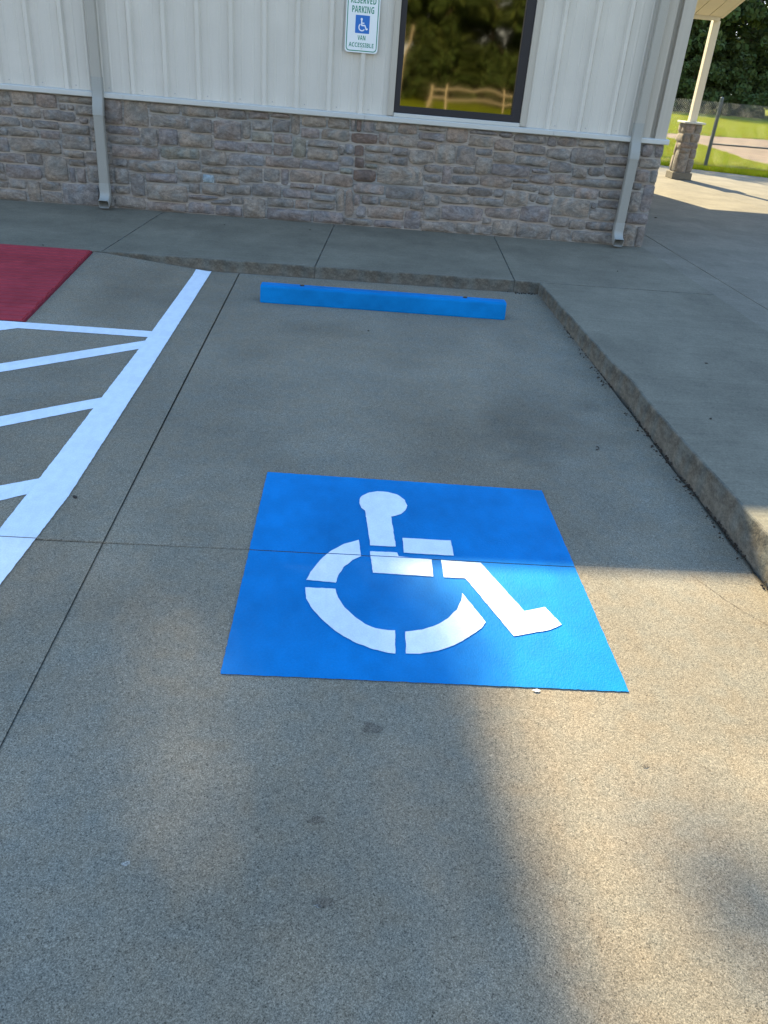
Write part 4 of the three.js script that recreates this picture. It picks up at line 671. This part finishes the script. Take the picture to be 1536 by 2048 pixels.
// ------------------------------------------------------------------ porch canopy and its post
{
  const t = thing('porch_canopy', 'cream porch roof underside at the top right corner, above the post', 'canopy', [0, 0, 0]);
  const zE = -7.6, zR = -4.6, y0 = 2.625, sl = 0.302, yR = y0 + sl * (zR - zE), xL = 4.28, xR = 6.44;
  const plank = (x0, x1, zA, yA, zB, yB, th) => { const s = new THREE.Shape([[zA, yA], [zB, yB], [zB, yB + th], [zA, yA + th]].map(([a, b]) => new THREE.Vector2(a, b))); const g = new THREE.ExtrudeGeometry(s, { depth: x1 - x0, bevelEnabled: false }); g.rotateY(-Math.PI / 2); g.translate(x1, 0, 0); return g; };
  for (let x = xL, k = 0; x < xR - 0.05; x += 0.27, k++) for (const [za, ya, zb, yb] of [[zE + 0.05, y0 + 0.016, zR, yR + 0.001], [zR, yR + 0.001, -1.65, y0 + 0.016]]) mesh('soffit_board', plank(x, Math.min(xR - 0.06, x + 0.258), za, ya, zb, yb, 0.02), M.cream, t);
  mesh('roof', merge([plank(xL, xR + 0.03, zE - 0.06, y0 + 0.045, zR, yR + 0.06, 0.05), plank(xL, xR + 0.03, zR, yR + 0.06, -1.54, y0 + 0.045, 0.05)]), M.roof, t);
  mesh('rake_trim', merge([plank(xR - 0.055, xR, zE, y0, zR, yR, 0.062), plank(xR - 0.055, xR, zR, yR, -1.6, y0, 0.062)]), M.cream, t);
  mesh('eave_trim', box(xL, xR - 0.057, y0 - 0.045, y0 + 0.044, zE - 0.03, zE + 0.03), M.cream, t);
  mesh('cross_groove', merge([box(xL, xR - 0.06, y0 + 0.018, y0 + 0.03, zE + 0.031, zE + 0.049)]), M.roof, t);
}
{
  const X = 6.358, Z = -7.68, t = thing('canopy_post', 'square cream post on a stone pedestal at the far porch corner', 'post', [0, 0, 0]);
  mesh('post', box(X - 0.064, X + 0.064, 0.985, 2.585, Z - 0.064, Z + 0.064, 0.006), M.cream, t);
  mesh('post_cap', box(X - 0.2, X + 0.2, 0.953, 0.984, Z - 0.2, Z + 0.2, 0.006), M.trim, t);
  mesh('plinth', box(X - 0.2, X + 0.18, 0, 0.12, Z - 0.18, Z + 0.18, 0.01), M.apron, t);
  const ped = mesh('pedestal', box(X - 0.145, X + 0.145, 0.121, 0.952, Z - 0.145, Z + 0.145), M.mortar, t);
  const face = (c, rot) => { for (const [u0, v0, u1, v1, k] of c) makeBlock(u0, v0, u1, v1, k, ped, 0.139, (g) => { g.rotateY(rot); g.translate(X, 0, Z); }); };
  face([[-0.165, 0.13, 0.03, 0.44, 't'], [0.04, 0.13, 0.165, 0.36, 'g'], [0.04, 0.37, 0.165, 0.53, 'r'], [-0.165, 0.45, 0.03, 0.53, 't'], [-0.165, 0.54, 0.165, 0.64, 'r'], [-0.165, 0.65, -0.02, 0.79, 'd'], [-0.01, 0.65, 0.165, 0.79, 't'], [-0.165, 0.80, 0.02, 0.945, 'r'], [0.03, 0.80, 0.165, 0.945, 'g']], 0);
  face([[-0.165, 0.13, -0.05, 0.4, 't'], [-0.04, 0.13, 0.165, 0.5, 'g'], [-0.165, 0.41, -0.05, 0.62, 'o'], [-0.04, 0.51, 0.165, 0.62, 't'], [-0.165, 0.63, 0.165, 0.78, 't'], [-0.165, 0.79, 0.01, 0.945, 't'], [0.02, 0.79, 0.165, 0.945, 'g']], -Math.PI / 2);
}

// ------------------------------------------------------------------ chain link fence beyond the apron
{
  const t = thing('chain_link_fence', 'chain link fence with a dark steel post in front of the lawn', 'fence', [0, 0, 0]), Z = -11.07;
  const post = (x) => { const p = mesh('fence_post', rod([x, -0.1, Z], [x, 1.385, Z], 0.04, 0.04, 12), M.galv, t); const c = new THREE.SphereGeometry(0.042, 10, 6, 0, 7, 0, Math.PI / 2); c.translate(x, 1.385, Z); mesh('post_cap', c, M.galv, p); };
  post(8.24); post(5.2); post(11.3);
  mesh('rail', rod([8.26, 0.478, Z + 0.02], [11.3, 0.478, Z + 0.02], 0.016, 0.016, 8), M.galv, t);
  const l = [], p = 0.0508, x0 = 5.2, x1 = 11.3, h = 1.30; for (let k = -26; k * p < x1 - x0; k++) { const a = x0 + k * p; const s0 = Math.max(0, x0 - a), s1 = Math.min(h, x1 - a); if (s1 > s0) { l.push(rod([a + s0, 0.02 + s0, Z + 0.046], [a + s1, 0.02 + s1, Z + 0.046], 0.003, 0.003, 3), rod([a + s0, 0.02 + h - s0, Z + 0.05], [a + s1, 0.02 + h - s1, Z + 0.05], 0.003, 0.003, 3)); } }
  mesh('chain_link_mesh', merge(l), M.wire, t).userData.kind = 'stuff';
}

// ------------------------------------------------------------------ trees
function leafGeo(pts, size, tint = 0.3) {                  // leaf-sized faces of slightly different green
  const P = [], C = [], I = [], v = new THREE.Vector3(), q = new THREE.Quaternion(), e = new THREE.Euler();
  for (const [x, y, z] of pts) { e.set(rr(-1.2, 1.2), rr(0, 6.28), rr(-1.2, 1.2)); q.setFromEuler(e); const s = size * rr(0.6, 1.4), k = P.length / 3, c = rr(1 - tint, 1 + tint), y2 = rr(0.85, 1.15); for (const [a, b, d] of [[-0.5, 0, 0], [0, -0.32, 0.06], [0.5, 0, 0], [0, 0.32, 0.06]]) { v.set(a * s, d * s, b * s).applyQuaternion(q); P.push(x + v.x, y + v.y, z + v.z); C.push(c * y2, c, c * 0.9); } I.push(k, k + 1, k + 2, k, k + 2, k + 3); }
  return geo(P, I, null, C);
}
function limbs(base, top, r, spots) {                       // trunk with limbs out to the given spots
  const [bx, by, bz] = base, g = [], n = 5; let prev = base; for (let i = 1; i <= n; i++) { const t = i / n, p = [bx + (top[0] - bx) * t + rr(-0.1, 0.1) * r * 4 * (i < n), by + (top[1] - by) * t, bz + (top[2] - bz) * t + rr(-0.1, 0.1) * r * 4 * (i < n)]; g.push(rod(prev, p, r * (1 - 0.8 * (i - 1) / n) * (i === 1 ? 1.25 : 1), r * (1 - 0.8 * t), 8)); prev = p; }
  for (const s of spots) { const t = clamp((s[1] - by) / (top[1] - by) * 0.75, 0.25, 0.92), a = [bx + (top[0] - bx) * t, by + (top[1] - by) * t, bz + (top[2] - bz) * t]; g.push(rod(a, s, r * 0.38 * (1 - t * 0.5), r * 0.06, 5)); }
  return merge(g);
}
function tree(name, label, group, x, y, z, h, rx, { leaves = 2600, size = 0.34, m = L.broad, low = 0.25, r = 0.22, clumps = 26, cat = 'tree', shape = 1 } = {}) {
  const t = thing(name, label, cat, [x, y, z], group), cs = [];
  for (let i = 0; i < clumps; i++) { const v = rr(0, 1), yy = h * (low + (1 - low) * v), w = rx * (shape === 2 ? (1 - v * 0.92) : Math.pow(Math.sin(Math.PI * clamp(0.12 + v * 0.83)), 0.6)), a = rnd() * 6.283, d = Math.sqrt(rnd()) * w; cs.push([Math.cos(a) * d, yy, Math.sin(a) * d, rr(0.3, 0.52) * Math.max(0.7, w * 0.75)]); }
  const pts = []; for (let i = 0; i < leaves; i++) { const c = cs[Math.floor(rnd() * clumps)], a = rnd() * 6.283, u = rr(-1, 1), d = c[3] * Math.pow(rnd(), 0.4), s = Math.sqrt(1 - u * u); pts.push([c[0] + Math.cos(a) * s * d, c[1] + u * d * 0.7, c[2] + Math.sin(a) * s * d]); }
  mesh('trunk', limbs([0, -0.15, 0], [rr(-0.3, 0.3), h * 0.93, rr(-0.3, 0.3)], r, cs.filter((_, i) => i % 2 === 0).slice(0, 12)), M.bark, t);
  mesh('crown', leafGeo(pts, size), m, t); return t;
}
{ // woods beyond the lawn, top right of the picture
  const wood = 'woods beyond the lawn';
  const far = [[24, -74, 17, 4.2, 'mid'], [28, -79, 20, 4.6, 'dark'], [31, -73, 15, 3.6, 'light'], [33.5, -80, 21, 4.6, 'mid'], [35.5, -73, 14, 3.6, 'mid'], [38.5, -82, 22, 5, 'dark'], [42, -76, 19, 4.6, 'pine'], [46, -80, 20, 5, 'dark'], [49, -73, 18, 4.5, 'mid'], [30, -88, 24, 5.2, 'dark'], [36, -92, 25, 5.5, 'dark'], [43, -90, 25, 5.5, 'dark'], [50, -90, 25, 5.5, 'dark'], [24, -90, 24, 5.5, 'dark']];
  const say = { mid: 'green broadleaf tree at the front edge of the woods', dark: 'tall broadleaf tree farther back in the woods', light: 'lower broadleaf tree right behind the porch post', pine: 'tall bluish evergreen at the right edge of the woods' };
  for (const [x, z, h, w, k] of far) tree(k === 'pine' ? 'evergreen_tree' : 'woodland_tree', say[k], wood, x, -0.05, z, h, w, { m: k === 'pine' ? L.pine : L.broad, leaves: 9000, size: k === 'pine' ? 0.5 : 0.56, low: 0.02, r: 0.24, clumps: 60, shape: k === 'pine' ? 2 : 1 });
  for (let i = 0; i < 18; i++) tree('understory_shrub', 'low leafy shrub at the foot of the woods', 'shrubs along the woods', 22 + i * 1.6, -0.05, -69.5 - rr(0, 4), rr(3.4, 5.4), 2.6, { m: L.broad, leaves: 2400, size: 0.4, low: 0.0, r: 0.05, clumps: 18, cat: 'shrub' });
}
{ // trees and fence across the lawn behind the viewer: the window mirrors them
  const g = 'trees mirrored in the window';
  for (const [x, z, h, w, k] of [[-1, 53, 17, 4.5, 'dark'], [3, 56, 18, 4.5, 'dark'], [6.0, 52, 9.5, 2.6, 'mid'], [9.5, 55, 19, 5, 'dark'], [13.5, 53, 18, 4.5, 'dark'], [1, 62, 22, 6, 'dark'], [7, 63, 23, 6, 'dark'], [15, 63, 22, 6, 'dark']])
    tree('lawn_tree', { dark: 'tall leafy tree mirrored in the window glass', mid: 'smaller tree mirrored in the middle of the window' }[k], g, x, -0.3, z, h, w, { m: L.broad, leaves: 8500, size: 0.5, low: k === 'mid' ? 0.2 : 0.02, clumps: 60 });
  for (let i = 0; i < 9; i++) tree('lawn_shrub', 'low leafy shrub mirrored under the trees in the window', 'shrubs mirrored in the window', -1.5 + i * 2, -0.3, 48.5 + rr(0, 2), rr(2.6, 4.2), 2.2, { m: L.broad, leaves: 2200, size: 0.36, low: 0, r: 0.05, clumps: 18, cat: 'shrub' });
  const f = thing('rail_fence', 'pale wooden rail fence mirrored low in the window', 'fence', [0, 0, 0]);
  const ps = [[4.15, 38.5], [5.05, 36.9], [8.05, 39.5], [11, 41]]; for (const [x, z] of ps) mesh('fence_post', rod([x, -0.35, z], [x, 0.85, z], 0.085, 0.08, 8), M.wood, f);
  for (let i = 0; i < 3; i++) for (const y of [0.15, 0.6]) mesh('rail', rod([ps[i][0], y, ps[i][1]], [ps[i + 1][0], y + rr(-0.06, 0.06), ps[i + 1][1]], 0.065, 0.06, 7), M.wood, f);
  tag(mesh('leaning_pole', rod([2.35, -0.4, 39], [2.95, 3.4, 39.4], 0.07, 0.05, 8), M.wood), 'thin leaning pole mirrored at the left of the window', 'pole');
}
const DX = 0.24, DY = 0.62;                                 // sun slope per metre of z
function crownFromShade(t, tau, xr, zr, s0, s1, y0, size, m) {   // leaves spread through the crown so that gaps stay where the sun comes through
  const pts = [], c = 0.1, one = size * size * 0.36 * 0.5; for (let gx = xr[0]; gx < xr[1]; gx += c) for (let gz = zr[0]; gz < zr[1]; gz += c) { const n = tau(gx + c / 2, gz + c / 2) * c * c * 0.517 / one; let k = Math.floor(n) + (rnd() < n % 1 ? 1 : 0); while (k-- > 0) { const s = rr(s0, s1), x = gx + rnd() * c, z = gz + rnd() * c; pts.push([x - DX * s, y0 + DY * s, z - s]); } }
  mesh('crown', leafGeo(pts, size, 0.3), m, t); return pts;
}
{
  const t = thing('shade_tree', 'tall leafy tree behind the building whose crown shades the stall', 'tree', [0, 0, 0]);
  const tau = (x, z) => {
    const m = Math.hypot((x + 2.1) / 3.0, (z - 7.6) / 4.0) + (fbm(x * 1.2, z * 1.2, 171, 3) - 0.5) * 0.5; const body = 4.2 * step(1.05, 0.85, m);
    const inFrame = step(5.6, 5.9, z) * step(8.4, 8.0, z) * step(-1.4, -1.2, x);
    if (inFrame < 0.01) return x > 0.7 ? 0 : body;
    let v = 4.2;
    const hole = Math.min(Math.hypot((x + 0.40) / 0.30, (z - 6.72) / 0.42), Math.hypot((x + 0.27) / 0.16, (z - 7.05) / 0.2)); v -= 2.55 * step(1.1, 0.5, hole);
    const edge = 0.45 + 0.14 * Math.max(0, z - 6.9);
    if (z < 6.72) v = Math.min(v, 3.6 - 3.6 * step(0.10, 0.66, x + (z < 6.3 ? 0.08 : 0)));
    else v = v * (1 - step(edge - 0.02, edge + 0.05, x)) + 0.26 * step(edge - 0.02, edge + 0.05, x) * step(1.0, 0.5, x);
    if (z > 6.98) { const u = (x - 0.93) * 0.87 - (z - 7.23) * 0.492, w = (x - 0.93) * 0.492 + (z - 7.23) * 0.87; v += 1.7 * step(0.11, 0.02, Math.abs(u)) * step(-0.12, 0.06, w); v += 0.16 * step(7.15, 7.45, z) * step(edge, edge + 0.1, x); }
    return v;
  };
  crownFromShade(t, tau, [-5, 1.4], [3.6, 11.6], 22.5, 25.5, -0.17, 0.15, L.broad);
  const spots = [[-1.6, 6.6], [0.1, 6.3], [0.2, 7.4], [-3.2, 7], [-2.2, 9.2], [-3.8, 8.6], [-1, 8.8], [0.95, 7.4]].map(([x, z]) => [x - DX * 24, -0.17 + DY * 24, z - 24]); spots.forEach((s) => { s[1] += 0.0; });
  spots.forEach((s, i) => { const g = [[-1.6, 6.6], [0.1, 6.3], [0.2, 7.4], [-3.2, 7], [-2.2, 9.2], [-3.8, 8.6], [-1, 8.8], [0.95, 7.4]][i]; s[0] = g[0] - DX * 24; s[2] = g[1] - 24; });
  mesh('trunk', limbs([-8.1, -0.2, -16.8], [-8.0, 15.2, -16.6], 0.3, spots.filter((_, i) => i !== 7)), M.bark, t);
}
{
  const t = thing('shade_tree', 'leafy tree behind the porch shading the far edge of the apron', 'tree', [0, 0, 0]);
  const tau = (x, z) => { const b = -9.25 + 1.5 * (x - 7.14) * (x < 8.2 ? 1 : 0.55) , f = fbm(x * 1.5, z * 1.5, 181, 3) - 0.5; return 1.5 * step(0.1, -0.15, z - Math.min(b, -7.4) + f * 0.3) * step(-11.9, -11.3, z + f * 1.2) * step(6.0, 6.6, x) * step(11.5, 10.2, x); };
  crownFromShade(t, tau, [6, 11.6], [-12.6, -6.5], 15, 18, 0, 0.16, L.broad);
  mesh('trunk', limbs([4.6, -0.2, -26.5], [4.6, 10.2, -26.3], 0.22, [[7.2, -10.5], [8.4, -10.2], [9.6, -10], [8.8, -11.2]].map(([x, z]) => [x - DX * 16.5, DY * 16.5, z - 16.5])), M.bark, t);
}

// ------------------------------------------------------------------ grass blades on the visible lawn
{
  const P = [], I = []; for (let i = 0; i < 4; i++) { const a = i * 1.7 + 0.3, x = Math.cos(a) * 0.014, z = Math.sin(a) * 0.014, dx = Math.cos(a * 1.9) * 0.007, dz = Math.sin(a * 1.9) * 0.007, k = P.length / 3; P.push(x - dx, 0, z - dz, x + dx, 0, z + dz, x * 2.6, 0.075 + 0.02 * (i % 2), z * 2.6); I.push(k, k + 1, k + 2); }
  const onPath = (x, z) => { const e = z > -15 ? 10.76 : z > -18.65 ? 10.8 + (z + 14.9) / -3.75 * 0.6 : z > -22.4 ? 11.4 : 9; return x > e + (fbm(x, z, 191, 2) - 0.5) * 0.5 && z > -25.4 - (x - 9) * 0.32 && !(z < -22.4 && z < -23.2 + (x - 9) * 0.3 && false); };
  const edge = (x) => -10.36 + 0.478 * (x - 6.96), mats = [], m4 = new THREE.Matrix4(), q = new THREE.Quaternion(), s = new THREE.Vector3(), p = new THREE.Vector3();
  for (let i = 0; i < 90000; i++) {
    const z = -9 - 46 * Math.pow(rnd(), 1.9), d = 8.55 - z, x = d * rr(0.335, 0.585); if (z > edge(x) - 0.03 || onPath(x, z)) continue;
    const k = rr(0.6, 1.3) * (d > 36 ? 1.7 : d > 27 ? 1.3 : 1); q.setFromAxisAngle(new THREE.Vector3(0, 1, 0), rnd() * 6.28); mats.push(m4.clone().compose(p.set(x, -0.052, z), q, s.set(k * 1.4, k * (z > edge(x) - 0.6 ? 1.25 : 0.8), k * 1.4)));
  }
  const im = new THREE.InstancedMesh(geo(P, I), L.grass, mats.length); mats.forEach((m, i) => { im.setMatrixAt(i, m); im.setColorAt(i, rgb(rr(0.75, 1.15), rr(0.8, 1.1), rr(0.6, 1.1))); });
  im.name = 'grass'; im.castShadow = im.receiveShadow = true; scene.add(im); tag(im, 'short bright grass blades covering the lawn beyond the fence', 'grass', null, 'stuff');
}

// ------------------------------------------------------------------ litter
{
  const P = []; const g = new THREE.DodecahedronGeometry(0.006, 0), mats = [], m4 = new THREE.Matrix4(), q = new THREE.Quaternion(), e = new THREE.Euler();
  for (let i = 0; i < 420; i++) { const z = 2.1 + Math.pow(rnd(), 0.7) * 4.2, x = kerbX(z) - 0.003 - Math.pow(rnd(), 3) * 0.05, k = rr(0.3, 1.1); if (fbm(z * 6, 1, 201, 2) < 0.42) continue; e.set(rnd() * 6, rnd() * 6, rnd() * 6); mats.push(m4.clone().compose(new THREE.Vector3(x, Hgt(x, z) + 0.001, z), q.setFromEuler(e).clone(), new THREE.Vector3(k * 1.3, k * 0.7, k))); }
  for (let i = 0; i < 16; i++) mats.push(m4.clone().compose(new THREE.Vector3(rr(1.35, 1.6), Hgt(1.4, 2.06) + 0.002, rr(2.035, 2.075)), q.setFromEuler(e.set(rnd() * 6, rnd() * 6, 0)).clone(), new THREE.Vector3(1.2, 0.8, 1)));
  const im = new THREE.InstancedMesh(g, M.debris, mats.length); mats.forEach((m, i) => im.setMatrixAt(i, m)); im.name = 'kerb_debris'; im.castShadow = im.receiveShadow = true; scene.add(im); tag(im, 'dark grit and bark crumbs along the foot of the kerb', 'debris', null, 'stuff');
  const curl = [[1.319, 4.955], [1.325, 4.975], [1.318, 4.992], [1.305, 5.0]].map(([x, z], i) => new THREE.Vector3(x, Hgt(x, z) + 0.004 + 0.003 * (i % 2), z));
  tag(mesh('twig', new THREE.TubeGeometry(new THREE.CatmullRomCurve3(curl), 10, 0.0022, 5), M.debris), 'tiny curled twig on the stall floor near the right kerb', 'twig');
  const bit = (x, z, y, s, label) => { s *= 0.75; const b = new THREE.DodecahedronGeometry(s, 0); b.scale(1.5, 0.3, 0.8); b.rotateY(x * 7); b.translate(x, y + s * 0.3, z); tag(mesh('leaf_scrap', b, M.debris), label, 'leaf scrap'); };
  bit(-1.015, 5.715, Hgt(-1.015, 5.715), 0.014, 'dark leaf scrap on the floor right of the white line'); bit(0.201, 3.313, Hgt(0.2, 3.313), 0.011, 'dark scrap on the floor in front of the wheel stop');
  bit(-1.137, 0.523, 0, 0.012, 'dark scrap on the sidewalk by the left of the stone wall'); bit(-0.324, 0.455, 0, 0.012, 'dark scrap on the sidewalk by the middle of the stone wall'); bit(2.267, 3.91, 0, 0.012, 'upper dark scrap on the raised walkway'); bit(1.918, 4.84, 0, 0.011, 'lower dark scrap on the raised walkway near the kerb'); bit(2.468, 1.36, 0, 0.012, 'dark scrap on the sidewalk below the right downspout'); bit(4.025, -2.168, 0, 0.02, 'dark scrap on the apron just past the building corner'); bit(-2.36, 1.95, 0, 0.012, 'dark scrap on the sidewalk at the head of the red ramp');
}
renderer.render(scene, camera);
